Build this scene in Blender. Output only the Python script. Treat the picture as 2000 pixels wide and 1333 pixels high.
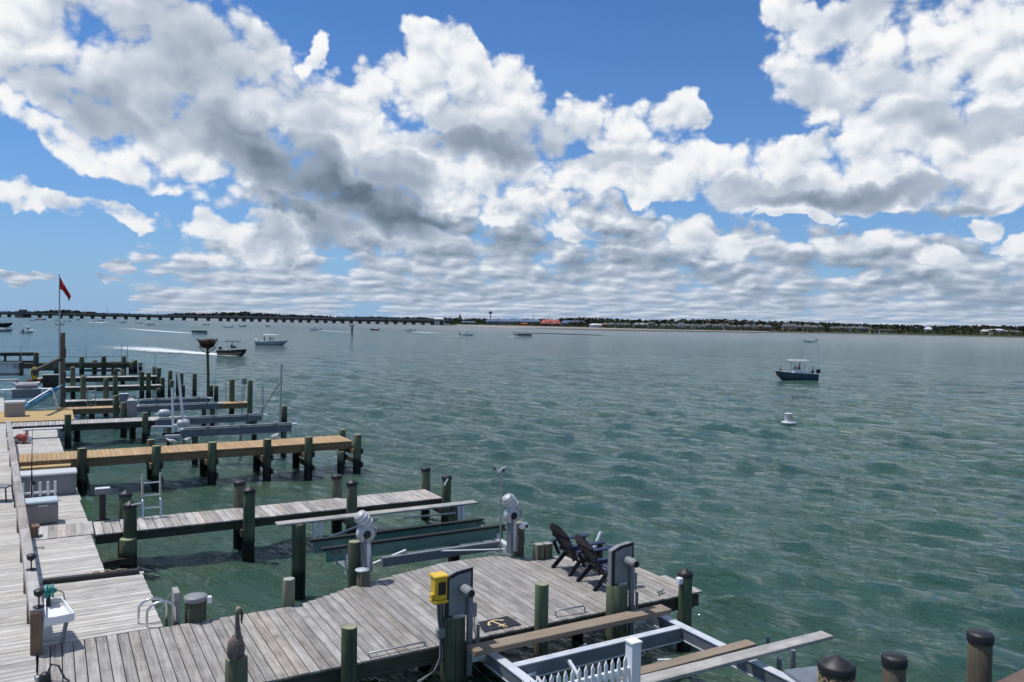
import bpy, bmesh, math, random
import numpy as np
from mathutils import Vector, Matrix, noise as mnoise
for _o in list(bpy.data.objects): bpy.data.objects.remove(_o, do_unlink=True)
scene = bpy.context.scene
COL = scene.collection
RAD = math.radians
# ------------------------------------------------------------------ camera
F, CAM_Z, YAW = 1560.0, 6.45, RAD(30)
ROLL, PITCH = math.atan(0.0157), math.atan(39/1560)
_fw = Vector((math.sin(YAW)*math.cos(PITCH), math.cos(YAW)*math.cos(PITCH), -math.sin(PITCH)))
_r0 = Vector((math.cos(YAW), -math.sin(YAW), 0)); _u0 = _r0.cross(_fw)
_r = _r0*math.cos(ROLL) + _u0*math.sin(ROLL); _u = _r.cross(_fw)
cam_data = bpy.data.cameras.new('camera'); cam = bpy.data.objects.new('camera', cam_data); COL.objects.link(cam)
cam.matrix_world = Matrix(((_r.x,_u.x,-_fw.x,0),(_r.y,_u.y,-_fw.y,0),(_r.z,_u.z,-_fw.z,CAM_Z),(0,0,0,1)))
cam_data.sensor_width = 36; cam_data.lens = F/2000*36; cam_data.clip_start = .1; cam_data.clip_end = 30000
scene.camera = cam
# ------------------------------------------------------------------ sun, exposure
SUN_AZ, SUN_EL = RAD(-45), RAD(69)           # azimuth clockwise from +Y
sun_dir = Vector((math.sin(SUN_AZ)*math.cos(SUN_EL), math.cos(SUN_AZ)*math.cos(SUN_EL), math.sin(SUN_EL)))
sd = bpy.data.lights.new('sun', 'SUN'); sd.energy = 3.8; sd.angle = RAD(.53); sd.color = (1, .965, .91)
sun = bpy.data.objects.new('sun', sd); COL.objects.link(sun)
sun.rotation_euler = sun_dir.to_track_quat('Z', 'Y').to_euler(); sun.location = (0, 0, 60)
scene.view_settings.view_transform = 'Standard'; scene.view_settings.look = 'None'
scene.view_settings.exposure = 0.0; scene.view_settings.gamma = 1.0
scene.render.engine = 'CYCLES'
scene.cycles.use_denoising = True
scene.cycles.max_bounces = 6; scene.cycles.diffuse_bounces = 2; scene.cycles.glossy_bounces = 3
scene.cycles.transmission_bounces = 3; scene.cycles.volume_bounces = 0; scene.cycles.transparent_max_bounces = 8
scene.cycles.sample_clamp_indirect = 4
scene.cycles.use_adaptive_sampling = True; scene.cycles.adaptive_threshold = .02; scene.cycles.adaptive_min_samples = 8
# ------------------------------------------------------------------ node helpers
class NT:
    """short-hand for building node trees"""
    def __init__(s, tree): s.t = tree; s.n = tree.nodes; s.l = tree.links
    def put(s, sock, v):
        if v is None: return
        if isinstance(v, bpy.types.NodeSocket): s.l.new(v, sock)
        elif hasattr(sock.default_value, '__len__') and not isinstance(v, (tuple, list, Vector)):
            sock.default_value = (v,)*len(sock.default_value)
        elif hasattr(sock.default_value, '__len__') and len(sock.default_value) == 4 and len(v) == 3: sock.default_value = (*v, 1)
        else: sock.default_value = v
    def m(s, op, a, b=None, c=None, clamp=False):
        n = s.n.new('ShaderNodeMath'); n.operation = op; n.use_clamp = clamp
        for i, v in enumerate((a, b, c)): s.put(n.inputs[i], v)
        return n.outputs[0]
    def v(s, op, a, b=None, c=None, scale=None):
        n = s.n.new('ShaderNodeVectorMath'); n.operation = op
        s.put(n.inputs[0], a); s.put(n.inputs[1], b); s.put(n.inputs[2], c)
        if scale is not None: s.put(n.inputs[3], scale)
        return n.outputs[1] if op in ('LENGTH', 'DOT_PRODUCT', 'DISTANCE') else n.outputs[0]
    def xyz(s, x=0., y=0., z=0.):
        n = s.n.new('ShaderNodeCombineXYZ')
        for i, v in enumerate((x, y, z)): s.put(n.inputs[i], v)
        return n.outputs[0]
    def sep(s, v):
        n = s.n.new('ShaderNodeSeparateXYZ'); s.put(n.inputs[0], v); return n.outputs
    def noise(s, vec, scale=1., detail=4., rough=.5, lac=2., dist=0., dim='3D', w=None, typ='FBM', color=False):
        n = s.n.new('ShaderNodeTexNoise'); n.noise_dimensions = dim; n.noise_type = typ; n.normalize = True
        s.put(n.inputs['Vector'], vec)
        if w is not None: s.put(n.inputs['W'], w)
        for k, v in (('Scale', scale), ('Detail', detail), ('Roughness', rough), ('Lacunarity', lac), ('Distortion', dist)):
            s.put(n.inputs[k], v)
        return n.outputs[1] if color else n.outputs[0]
    def vor(s, vec, scale=1., feature='F1', rand=1., smooth=None, detail=0., rough=.5):
        n = s.n.new('ShaderNodeTexVoronoi'); n.feature = feature; s.put(n.inputs['Vector'], vec); s.put(n.inputs['Scale'], scale)
        s.put(n.inputs['Randomness'], rand); s.put(n.inputs['Detail'], detail); s.put(n.inputs['Roughness'], rough)
        if smooth is not None: s.put(n.inputs['Smoothness'], smooth)
        return n.outputs[0]
    def rng(s, v, a, b, c=0., d=1., interp='LINEAR', clamp=True):
        n = s.n.new('ShaderNodeMapRange'); n.interpolation_type = interp; n.clamp = clamp
        for i, x in enumerate((v, a, b, c, d)): s.put(n.inputs[i], x)
        return n.outputs[0]
    def mix(s, f, a, b, blend='MIX', clampf=True):
        n = s.n.new('ShaderNodeMix'); n.data_type = 'RGBA'; n.blend_type = blend; n.clamp_factor = clampf
        s.put(n.inputs[0], f); s.put(n.inputs[6], a); s.put(n.inputs[7], b); return n.outputs[2]
    def mixf(s, f, a, b):
        n = s.n.new('ShaderNodeMix'); n.data_type = 'FLOAT'
        s.put(n.inputs[0], f); s.put(n.inputs[2], a); s.put(n.inputs[3], b); return n.outputs[0]
    def map(s, vec, loc=(0,0,0), rot=(0,0,0), sc=(1,1,1), typ='POINT'):
        n = s.n.new('ShaderNodeMapping'); n.vector_type = typ; s.put(n.inputs[0], vec)
        for i, v in ((1, loc), (2, rot), (3, sc)): s.put(n.inputs[i], v)
        return n.outputs[0]
    def ramp(s, f, stops, interp='LINEAR'):
        n = s.n.new('ShaderNodeValToRGB'); n.color_ramp.interpolation = interp; s.put(n.inputs[0], f)
        e = n.color_ramp.elements
        while len(e) < len(stops): e.new(.5)
        for k, (p, c) in zip(e, stops): k.position = p; k.color = (*c, 1) if len(c) == 3 else c
        return n.outputs[0]
def group_node(nt, tree, **kw):
    n = nt.n.new('ShaderNodeGroup'); n.node_tree = tree
    for k, v in kw.items(): nt.put(n.inputs[k], v)
    return n
# ------------------------------------------------------------------ sky: Nishita plus cumulus by direction
def azel(px, py):
    """photo pixel -> (azimuth from the view axis, elevation) in radians"""
    d = (_r*((px-1000)/F) - _u*((py-666.5)/F) + _fw).normalized()
    f0 = Vector((math.sin(YAW), math.cos(YAW), 0))
    return math.atan2(d.dot(_r0), d.dot(f0)), math.asin(d.z)
K = 1/F     # about one pixel in radians
# (x, y, rx, ry, tilt degrees counter-clockwise) cumulus bodies
CUMULUS = [
 (215,60,260,130,0),(500,110,90,70,-35),(60,60,120,70,0),(420,120,135,95,-25),(330,150,250,105,-12),(100,-20,120,100,0),(470,230,330,62,-12),(700,255,260,95,-5),
 (35,165,95,62,-20),(95,205,70,30,-30),(120,275,95,26,-18),(235,315,185,34,-16),(330,290,170,50,-12),
 (840,95,62,50,0),(905,120,92,58,-20),(985,170,80,60,-30),(800,170,130,60,0),(930,230,235,95,-8),(1120,220,55,40,-30),(1180,245,120,62,-15),
 (1255,255,120,60,0),(1345,235,58,48,0),(1290,290,130,45,0),(700,185,70,40,10),(615,105,30,26,30),
 (620,350,270,85,-22),(790,330,180,70,-15),(1000,340,260,45,3),(1180,330,160,35,0),
 (150,402,165,24,-8),(255,425,60,22,-5),
 (1400,310,120,42,0),(1330,350,130,26,0),(1480,345,140,40,0),(1560,315,170,45,-4),(1660,305,90,40,0),(1650,365,290,42,0),(1840,370,190,42,0),(1560,420,90,12,0),
 (1620,100,115,100,10),(1760,60,220,90,0),(1880,130,200,110,0),(1700,190,180,70,-10),(1900,220,180,90,-10),(1640,240,40,40,-50),
 (1800,295,190,52,-4),(1930,320,130,60,0),(1960,440,40,26,0),(1985,490,50,24,0),(1560,20,80,40,-10),(2060,100,100,200,0),
]
CUMULUS += [(1000,405,260,46,-4),(760,455,230,50,-6),(1150,440,190,42,-10),(540,470,150,52,12),(1400,465,115,40,-12),(1640,468,92,30,-4),(1810,505,110,28,-14),(450,440,90,40,10),(1120,350,170,34,0),(1260,365,120,24,0),(330,235,120,60,-10),(905,330,120,50,0)]
FIELD = [  # the broken stratocumulus field towards the horizon
 (760,440,330,75,-12),(1000,430,330,70,-6),(560,470,200,70,10),(1180,445,240,62,-12),(900,530,580,90,0),(1400,480,150,62,-10),
 (1640,470,100,38,-6),(1800,500,130,38,-14),(1500,560,900,85,0),(2000,570,300,70,0),(620,560,300,60,8),(225,520,28,11,0),(205,547,30,7,0),(30,540,60,9,-6),(1960,520,120,30,0),
]
BASES = [  # thick, shaded undersides (x, y, rx, ry, tilt, weight)
 (350,95,190,85,-15,.5),(190,205,120,45,-20,.65),(470,247,130,18,-8,.95),(300,140,130,60,0,.4),(560,180,150,50,-35,.3),
 (560,320,250,52,-22,1.0),(690,385,200,44,-20,1.2),(770,420,130,22,-6,1.2),(500,285,140,30,-10,.8),(760,350,70,40,-20,.7),
 (950,287,150,28,3,.9),(890,225,60,50,20,.4),(1050,260,120,35,-8,.4),(1200,310,140,16,0,.45),
 (1640,382,210,18,0,.85),(1840,410,110,13,8,.9),(1480,365,130,16,0,.5),(1590,175,50,40,0,.35),(1880,240,160,26,-10,.5),(1740,150,120,30,-15,.3),(1700,20,130,30,0,.35),
 (1230,470,90,16,0,.65),(970,470,120,20,0,.55),(1000,480,40,20,0,.5),(520,455,50,30,-30,.55),(730,480,70,16,0,.5),(860,500,140,20,5,.45),(620,425,90,40,-20,.8),
 (1200,505,80,12,0,.5),(1340,530,130,12,0,.55),(1640,515,110,14,0,.5),(1110,530,80,12,0,.5),(1780,560,160,10,0,.5),(1940,575,60,12,0,.5),(1500,575,150,9,0,.4),(850,565,200,10,0,.35),
]
def after(nt, p, s):
    # makes p wait for s, so that the shader compiler works down the chain and not across it
    return nt.v('MULTIPLY_ADD', s, (1e-9, 1e-9, 0), p)
def quad(x, y, rx, ry, a):
    """coefficients of the ellipse form ((u/rx)^2 + (v/ry)^2) over (xx, xy, yy) and (x, y, 1)"""
    cx, cy = azel(x, y); c, s = math.cos(RAD(a)), math.sin(RAD(a)); p, q = 1/(rx*K)**2, 1/(ry*K)**2
    A = c*c*p + s*s*q; B = 2*c*s*(p-q); C = s*s*p + c*c*q
    return (A, B, C), (-2*A*cx - B*cy, -2*C*cy - B*cx, A*cx*cx + B*cx*cy + C*cy*cy)
def union(nt, quadratic, linear, blobs, k):
    u = None
    for i, b in enumerate(blobs):
        qa, la = quad(*b[:5]); w = b[5] if len(b) > 5 else 1.
        if len(b) > 5:      # weighted dome wt*(1-s), combined by maximum
            qa = tuple(-w*c for c in qa); la = (-w*la[0], -w*la[1], w - w*la[2])
        d = nt.m('ADD', nt.v('DOT_PRODUCT', quadratic, qa), nt.v('DOT_PRODUCT', linear, la))
        if u is None: u = d
        elif len(b) > 5: u = nt.m('MAXIMUM', u, d)
        else: u = nt.m('SMOOTH_MIN', u, d, k)
        if i % 8 == 7: quadratic = after(nt, quadratic, u)
    return u
def forms(nt, p):
    x, y, _ = nt.sep(p)
    return nt.xyz(nt.m('MULTIPLY', x, x), nt.m('MULTIPLY', x, y), nt.m('MULTIPLY', y, y)), nt.xyz(x, y, 1.)
def vor2(nt, vec, scale, detail):
    n = nt.n.new('ShaderNodeTexVoronoi'); n.voronoi_dimensions = '2D'; n.feature = 'F1'
    nt.put(n.inputs['Vector'], vec)
    for k, v in (('Scale', scale), ('Detail', detail), ('Roughness', .5)): nt.put(n.inputs[k], v)
    return n.outputs[0]
def build_world():
    w = bpy.data.worlds.new('World'); scene.world = w; w.use_nodes = True
    nt = NT(w.node_tree); nt.n.clear()
    out = nt.n.new('ShaderNodeOutputWorld')
    tc = nt.n.new('ShaderNodeTexCoord'); d = tc.outputs['Generated']
    f0 = (math.sin(YAW), math.cos(YAW), 0); r0 = (math.cos(YAW), -math.sin(YAW), 0)
    az = nt.m('ARCTAN2', nt.v('DOT_PRODUCT', d, r0), nt.v('DOT_PRODUCT', d, f0))
    el = nt.m('ARCSINE', nt.sep(d)[2])
    p = nt.xyz(az, el, 0)
    wv = nt.v('SUBTRACT', nt.noise(p, 15, 4, .5, dim='2D', color=True), (.5,.5,.5))
    pw = nt.v('MULTIPLY', nt.v('MULTIPLY_ADD', wv, (.085,.062,0), p), (1,1,0))
    qd, ln = forms(nt, pw)
    cum = nt.m('SUBTRACT', 1.0, union(nt, qd, ln, CUMULUS, .3))
    qd = after(nt, qd, cum)
    fld = nt.m('SUBTRACT', 1.0, union(nt, qd, ln, FIELD, .3))
    qd = after(nt, qd, fld)
    base = nt.m('MAXIMUM', union(nt, qd, ln, [(x, y, rx*1.3, ry*1.4, a, wt) for x, y, rx, ry, a, wt in BASES], 0), 0.)
    pw = after(nt, pw, base)
    pb = nt.v('MULTIPLY', nt.v('MULTIPLY_ADD', wv, (.022,.018,0), p), (1,1,0)); pb = after(nt, pb, base)
    # billows and their lit sides (the sun stands high, to the left)
    def body(v, det, vdet):
        n1 = nt.noise(v, 11, det, .52, dim='2D')
        bi = vor2(nt, nt.v('MULTIPLY', v, (1., 1.25, 1.)), 21, vdet)
        return nt.m('SUBTRACT', nt.m('MULTIPLY_ADD', n1, 1.5, -.75), nt.m('MULTIPLY_ADD', bi, 1.0, -.42))
    b0 = body(pb, 8., 3.)
    b1 = body(nt.v('ADD', after(nt, pb, b0), (-.005, .012, 0)), 3., 1.5)
    # low field: cloudlets on a plane flatten into rows towards the horizon
    e2 = nt.m('ADD', nt.m('MAXIMUM', el, 0.), .022)
    q = nt.xyz(nt.m('MULTIPLY', az, 4.8), nt.m('MULTIPLY', nt.m('LOGARITHM', e2, math.e), 1.15), 0)
    q = nt.v('MULTIPLY_ADD', wv, (.10,.05,0), q); q = after(nt, q, b1)
    def low(v, det):
        return nt.m('SUBTRACT', nt.m('MULTIPLY_ADD', nt.noise(v, 2.6, det, .5, dim='2D'), 1.5, -.72), nt.m('MULTIPLY_ADD', vor2(nt, v, 4.6, 2. if det > 5 else 1.), .95, -.42))
    l0 = low(q, 8.); l1 = low(nt.v('ADD', after(nt, q, l0), (-.03, .075, 0)), 3.)
    puff = nt.rng(el, .03, .11, .1, .5)
    dc = nt.m('ADD', nt.m('MINIMUM', nt.m('MULTIPLY_ADD', cum, 1.25, .23), 1.05), b0)
    df = nt.m('ADD', nt.m('ADD', nt.m('MINIMUM', nt.m('ADD', nt.m('MULTIPLY_ADD', fld, 1.3, .24), nt.rng(el, .0, .055, .42, 0.)), .86), nt.m('MULTIPLY', l0, .85)), nt.m('MULTIPLY', b0, puff))
    # fair-weather cumulus of the same kind all round, outside the part in view
    aw = nt.m('MAXIMUM', nt.rng(nt.m('ABSOLUTE', az), .70, .95), nt.rng(el, .40, .55))
    dn = nt.noise(after(nt, p, df), 5.5, 6, .55, dim='2D')
    do = nt.m('ADD', nt.m('MULTIPLY', nt.m('SUBTRACT', dn, .52), 5.), nt.m('SUBTRACT', nt.m('MULTIPLY', aw, 3.), 3.))
    dens = nt.m('MAXIMUM', nt.m('MAXIMUM', dc, df), do)
    alpha = nt.rng(dens, -.12, .50, interp='SMOOTHSTEP')
    infield = nt.rng(nt.m('SUBTRACT', df, dc), -.25, .25)
    rel = nt.mixf(infield, nt.m('MULTIPLY', nt.m('SUBTRACT', b0, b1), .29), nt.m('ADD', nt.m('MULTIPLY', nt.m('SUBTRACT', l0, l1), .50), nt.m('MULTIPLY', nt.m('SUBTRACT', b0, b1), nt.m('MULTIPLY', puff, .45))))
    lit = nt.m('ADD', nt.mixf(infield, .90, .69), nt.m('MULTIPLY', rel, nt.m('SUBTRACT', 1., nt.m('MINIMUM', nt.m('MULTIPLY', base, .75), .7))))
    bm = nt.m('MULTIPLY', base, nt.m('MULTIPLY_ADD', b0, .25, 1.))
    lit = nt.m('SUBTRACT', lit, nt.m('MULTIPLY', bm, .66))
    lit = nt.m('SUBTRACT', lit, nt.m('MULTIPLY', nt.m('MAXIMUM', nt.m('SUBTRACT', dens, .85), 0.), .12))
    col = nt.ramp(lit, [(0, (.11,.155,.215)), (.22, (.19,.25,.33)), (.48, (.37,.44,.54)), (.72, (.62,.68,.77)), (.90, (.91,.935,.97)), (1, (1,1,1))])
    # air light: far low clouds and the lowest sky fade towards the pale horizon
    hz = nt.m('MULTIPLY', nt.m('EXPONENT', nt.m('MULTIPLY', nt.m('MAXIMUM', el, 0.), -15.)), .62)
    col = nt.mix(hz, col, (.36,.46,.62))
    sky = nt.n.new('ShaderNodeTexSky'); sky.sky_type = 'NISHITA'; sky.sun_disc = False
    sky.sun_elevation = SUN_EL; sky.sun_rotation = SUN_AZ; sky.air_density = 1.0; sky.dust_density = 0.; sky.ozone_density = 4.
    b1_ = nt.n.new('ShaderNodeBackground'); skc = nt.mix(1., sky.outputs[0], (.50,.83,1.20), 'MULTIPLY')
    skc = nt.mix(nt.m('MULTIPLY', nt.m('EXPONENT', nt.m('MULTIPLY', nt.m('MAXIMUM', el, 0.), -7.5)), .92), skc, (2.9,4.5,7.1))
    nt.l.new(skc, b1_.inputs[0]); b1_.inputs[1].default_value = .095
    b2_ = nt.n.new('ShaderNodeBackground'); nt.l.new(col, b2_.inputs[0]); b2_.inputs[1].default_value = .96
    ms = nt.n.new('ShaderNodeMixShader'); nt.l.new(alpha, ms.inputs[0]); nt.l.new(b1_.outputs[0], ms.inputs[1]); nt.l.new(b2_.outputs[0], ms.inputs[2])
    nt.l.new(ms.outputs[0], out.inputs[0])
    w.cycles.sampling_method = 'MANUAL'; w.cycles.sample_map_resolution = 512
build_world()
# ------------------------------------------------------------------ pixel survey of the photograph -> points in the place
def ray(px, py): return _r*((px-1000)/F) - _u*((py-666.5)/F) + _fw
def at(px, py, z=0.):
    d = ray(px, py); t = (z-CAM_Z)/d.z; return Vector((d.x*t, d.y*t, z))
def aty(px, py, y):
    d = ray(px, py); t = y/d.y; return Vector((d.x*t, y, CAM_Z + d.z*t))
def depth(p): return (Vector(p) - Vector((0,0,CAM_Z))).dot(_fw)
def pixy(p):
    q = Vector(p) - Vector((0,0,CAM_Z)); return 666.5 - F*q.dot(_u)/q.dot(_fw)
def ztop(x, y, py):
    z0, z1 = 0., 3.; a, b = pixy((x,y,z0)), pixy((x,y,z1)); return z0 + (py-a)*(z1-z0)/(b-a)
rnd = random.Random(11)
# ------------------------------------------------------------------ materials
def new_mat(name):
    m = bpy.data.materials.new(name); m.use_nodes = True; nt = NT(m.node_tree); nt.n.clear()
    out = nt.n.new('ShaderNodeOutputMaterial'); bs = nt.n.new('ShaderNodeBsdfPrincipled')
    nt.l.new(bs.outputs[0], out.inputs[0]); nt.bs = bs; nt.out = out
    return m, nt
def coords(nt, kind='Object'):
    return nt.n.new('ShaderNodeTexCoord').outputs[kind]
def position(nt): return nt.n.new('ShaderNodeNewGeometry').outputs['Position']
def orand(nt): return nt.n.new('ShaderNodeObjectInfo').outputs['Random']
def bump(nt, h, strength=.3, dist=.01):
    b = nt.n.new('ShaderNodeBump'); b.inputs['Strength'].default_value = strength; b.inputs['Distance'].default_value = dist
    nt.l.new(h, b.inputs['Height']); nt.l.new(b.outputs[0], nt.bs.inputs['Normal'])
def plain(name, col, rough=.5, metal=0., var=.18, scale=6., spec=.5):
    m, nt = new_mat(name); bs = nt.bs
    n = nt.noise(coords(nt), scale, 5, .6)
    c = nt.mix(nt.rng(n, .3, .7), tuple(x*(1-var) for x in col), tuple(min(1, x*(1+var)) for x in col))
    nt.put(bs.inputs['Base Color'], c)
    nt.put(bs.inputs['Roughness'], nt.rng(n, .2, .8, max(0, rough-.1), min(1, rough+.12)))
    bs.inputs['Metallic'].default_value = metal; bs.inputs['Specular IOR Level'].default_value = spec
    return m
def wood(name, dark, light, axis=0, grain=34., var=.35, stain=None, rough=.85, knots=True, nails=None):
    """weathered timber: streaks along one local axis, every piece its own tone"""
    m, nt = new_mat(name); r = orand(nt)
    sc = [grain]*3; sc[axis] = grain*.045
    v = nt.v('ADD', coords(nt), nt.v('MULTIPLY', r, (37., 53., 91.)))
    g1 = nt.noise(nt.v('MULTIPLY', v, tuple(sc)), 1., 6, .62, dist=.4)
    g2 = nt.noise(nt.v('MULTIPLY', v, tuple(s*.22 for s in sc)), 1., 3, .5)
    g3 = nt.noise(v, 2.3, 4, .6)
    f = nt.m('ADD', nt.m('MULTIPLY', g1, .75), nt.m('MULTIPLY', g2, .45))
    f = nt.m('ADD', f, nt.m('MULTIPLY', nt.m('SUBTRACT', g3, .5), .5))
    f = nt.rng(f, .36, .82)
    c = nt.mix(f, dark, light)
    tone = nt.m('MULTIPLY_ADD', r, var, 1-var*.5)
    c = nt.mix(1., c, nt.xyz(tone, tone, tone), 'MULTIPLY')
    if stain:       # each board leans towards another hue
        c = nt.mix(nt.rng(nt.m('FRACT', nt.m('MULTIPLY', r, 7.31)), .55, 1., 0., .55), c, nt.mix(1., c, stain, 'MULTIPLY'))
    if knots:
        k = nt.vor(nt.v('MULTIPLY', v, tuple(s*.055 if i != axis else s*.8 for i, s in enumerate(sc))), 1., 'F1')
        c = nt.mix(nt.rng(k, .03, .13, .55, 0.), c, tuple(x*.35 for x in dark))
    if nails:       # nail heads in pairs over every joist
        o = nt.sep(coords(nt)); w = nt.sep(position(nt))[axis]
        k = nt.m('MULTIPLY', nt.m('ABSOLUTE', nt.m('SUBTRACT', nt.m('FRACT', nt.m('ADD', nt.m('DIVIDE', nt.m('SUBTRACT', w, nails[0]), nails[1]), .5)), .5)), nails[1])
        l = nt.m('ABSOLUTE', nt.m('SUBTRACT', nt.m('ABSOLUTE', o[1-axis]), nails[2]))
        d = nt.m('SQRT', nt.m('ADD', nt.m('MULTIPLY', k, k), nt.m('MULTIPLY', l, l)))
        c = nt.mix(nt.rng(d, .005, .011, .85, 0.), c, (.03,.026,.024))
    nt.put(nt.bs.inputs['Base Color'], c)
    nt.bs.inputs['Roughness'].default_value = rough; nt.bs.inputs['Specular IOR Level'].default_value = .25
    bump(nt, g1, .5, .004)
    return m
def pile_mat(name, body, top, green):
    m, nt = new_mat(name); r = orand(nt); p = position(nt)
    v = nt.v('ADD', coords(nt), nt.v('MULTIPLY', r, (17., 23., 5.)))
    st = nt.noise(nt.v('MULTIPLY', v, (14., 14., .9)), 1., 5, .65)
    bl = nt.noise(v, 2.2, 4, .6)
    c = nt.mix(nt.rng(st, .32, .7), tuple(x*.45 for x in body), body)
    c = nt.mix(nt.rng(bl, .42, .68, 0., .8), c, nt.mix(nt.rng(st, .3, .7), tuple(x*.5 for x in green), green))
    ck = nt.noise(nt.v('MULTIPLY', v, (30., 30., .5)), 1., 3, .5)
    c = nt.mix(nt.rng(ck, .62, .70, 0., .85), c, tuple(x*.18 for x in body))
    tone = nt.m('MULTIPLY_ADD', r, .6, .7)
    c = nt.mix(1., c, nt.xyz(tone, tone, tone), 'MULTIPLY')
    nz = nt.sep(nt.n.new('ShaderNodeNewGeometry').outputs['Normal'])[2]
    c = nt.mix(nt.rng(nz, .7, .95), c, nt.mix(nt.rng(bl, .35, .65), tuple(x*.7 for x in top), top))
    # tide line: black, wet and grown over below
    z = nt.m('ADD', nt.sep(p)[2], nt.m('MULTIPLY', nt.m('SUBTRACT', bl, .5), .35))
    wet = nt.rng(z, .50, .66, 1., 0.)
    c = nt.mix(wet, c, nt.mix(nt.rng(nt.noise(v, 22, 4, .6), .35, .7), (.006,.007,.007), (.028,.026,.02)))
    nt.put(nt.bs.inputs['Base Color'], c)
    nt.put(nt.bs.inputs['Roughness'], nt.mixf(wet, .8, .5)); nt.bs.inputs['Specular IOR Level'].default_value = .3
    bump(nt, st, .5, .01)
    return m
M = {}
M['deck'] = wood('deck_wood', (.145,.134,.12), (.43,.415,.393), 1, 30, .34, (1.0,.88,.76), nails=(12.05, .85, .045))
M['bleached'] = wood('bleached_deck_wood', (.28,.265,.24), (.61,.59,.555), 0, 26, .28, (1.,.95,.88))
M['greypier'] = wood('grey_pier_wood', (.20,.185,.17), (.52,.50,.48), 1, 30, .4, (1.,.82,.68))
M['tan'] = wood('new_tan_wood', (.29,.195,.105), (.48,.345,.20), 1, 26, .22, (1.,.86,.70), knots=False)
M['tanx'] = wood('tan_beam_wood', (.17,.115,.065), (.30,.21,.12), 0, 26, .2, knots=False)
M['yellow_deck'] = wood('yellow_deck_wood', (.36,.25,.11), (.52,.38,.19), 0, 26, .15, knots=False)
M['farwood'] = wood('far_deck_wood', (.25,.24,.225), (.5,.49,.47), 1, 22, .3, knots=False)
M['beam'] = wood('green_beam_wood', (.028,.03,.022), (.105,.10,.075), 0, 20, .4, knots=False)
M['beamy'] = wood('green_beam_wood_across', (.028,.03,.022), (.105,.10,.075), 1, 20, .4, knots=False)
M['graytimber'] = wood('grey_rail_timber', (.20,.19,.18), (.46,.445,.43), 1, 16, .3, (1.,.9,.8))
M['brownpost'] = wood('brown_post_wood', (.11,.07,.045), (.29,.20,.135), 2, 24, .2)
M['composite'] = wood('brown_composite', (.20,.155,.115), (.29,.235,.18), 0, 40, .08, knots=False)
M['oldplank'] = wood('old_grey_plank', (.17,.165,.155), (.50,.49,.465), 0, 40, .1)
M['pile'] = pile_mat('pile_wood', (.15,.155,.10), (.30,.31,.20), (.065,.14,.07))
M['pilebrown'] = pile_mat('brown_pile_wood', (.20,.165,.115), (.3,.25,.17), (.16,.125,.08))
M['palepile'] = pile_mat('pale_pile_wood', (.21,.20,.145), (.40,.40,.36), (.13,.18,.10))
M['cap'] = plain('black_cap', (.014,.014,.015), .5, 0, .3)
M['motor'] = plain('weathered_motor_paint', (.46,.47,.48), .45, .1, .3, 9)
M['white'] = plain('white_plastic', (.78,.79,.80), .35, 0, .05)
M['vinyl'] = plain('white_vinyl', (.80,.81,.83), .3, 0, .04)
M['alu'] = plain('aluminium', (.66,.69,.73), .4, .25, .1, 4)
M['aluweb'] = plain('shaded_aluminium', (.19,.21,.245), .5, .3, .2, 4)  # same aluminium, with the shade on webs and undersides put into the colour
M['steel'] = plain('galvanised_steel', (.42,.43,.44), .42, .8, .2)
M['chrome'] = plain('polished_steel', (.66,.67,.68), .22, 1., .06)
M['grey'] = plain('grey_plastic', (.22,.23,.24), .5, 0, .1)
M['greybox'] = plain('grey_enamel', (.19,.20,.225), .45, 0, .1)
M['taupe'] = plain('taupe_plastic', (.27,.25,.235), .5, 0, .06)
M['taupelid'] = plain('pale_grey_lid', (.52,.53,.54), .5, 0, .06)
M['bluelid'] = plain('pale_blue_lid', (.46,.53,.58), .45, 0, .06)
M['yellow'] = plain('yellow_plastic', (.72,.46,.03), .4, 0, .08)
M['black'] = plain('black_rubber', (.014,.014,.016), .5, 0, .3)
M['carpet'] = plain('dark_bunk_carpet', (.02,.024,.024), .95, 0, .4, 20)
M['teal'] = plain('teal_channel', (.10,.20,.18), .5, 0, .15)
M['tealhose'] = plain('teal_hose', (.01,.22,.20), .4, 0, .2)
M['navy'] = plain('shaded_navy_resin', (.005,.006,.014), .42, 0, .2)  # chair resin on its shaded faces, shade put into the colour
M['navyseat'] = plain('sunlit_navy_resin', (.010,.018,.06), .42, 0, .15)  # same chair resin, bluer because the sun on it is put into the colour
M['mat'] = plain('dark_door_mat', (.016,.018,.03), .95, 0, .3, 40)
M['gold'] = plain('cream_print', (.55,.44,.22), .9, 0, .1)
M['rope'] = plain('old_rope', (.42,.33,.2), .9, 0, .3, 30)
M['cord'] = plain('dark_conduit', (.06,.06,.065), .5, 0, .3)
M['brownwood'] = plain('carved_brown_wood', (.115,.075,.06), .7, 0, .3, 18)
M['greywood'] = plain('carved_grey_brown_wood', (.19,.145,.12), .75, 0, .35, 22)
M['palewood'] = plain('carved_pale_wood', (.36,.28,.20), .7, 0, .2, 18)
M['red'] = plain('red_cloth', (.46,.02,.02), .8, 0, .15)
M['redplastic'] = plain('red_plastic', (.30,.05,.045), .6, 0, .3)
M['nest'] = plain('nest_sticks', (.085,.05,.032), .95, 0, .5, 30)
M['orange'] = plain('orange_paint', (.55,.16,.04), .6, 0, .1)
M['hullwhite'] = plain('white_gelcoat', (.72,.74,.75), .25, 0, .04)
M['hullnavy'] = plain('navy_gelcoat', (.045,.07,.105), .25, 0, .1)
M['hullblack'] = plain('black_gelcoat', (.012,.012,.014), .22, 0, .2)
M['hullgreen'] = plain('dark_green_gelcoat', (.02,.05,.045), .3, 0, .2)
M['hullred'] = plain('red_gelcoat', (.28,.05,.04), .3, 0, .1)
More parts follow.
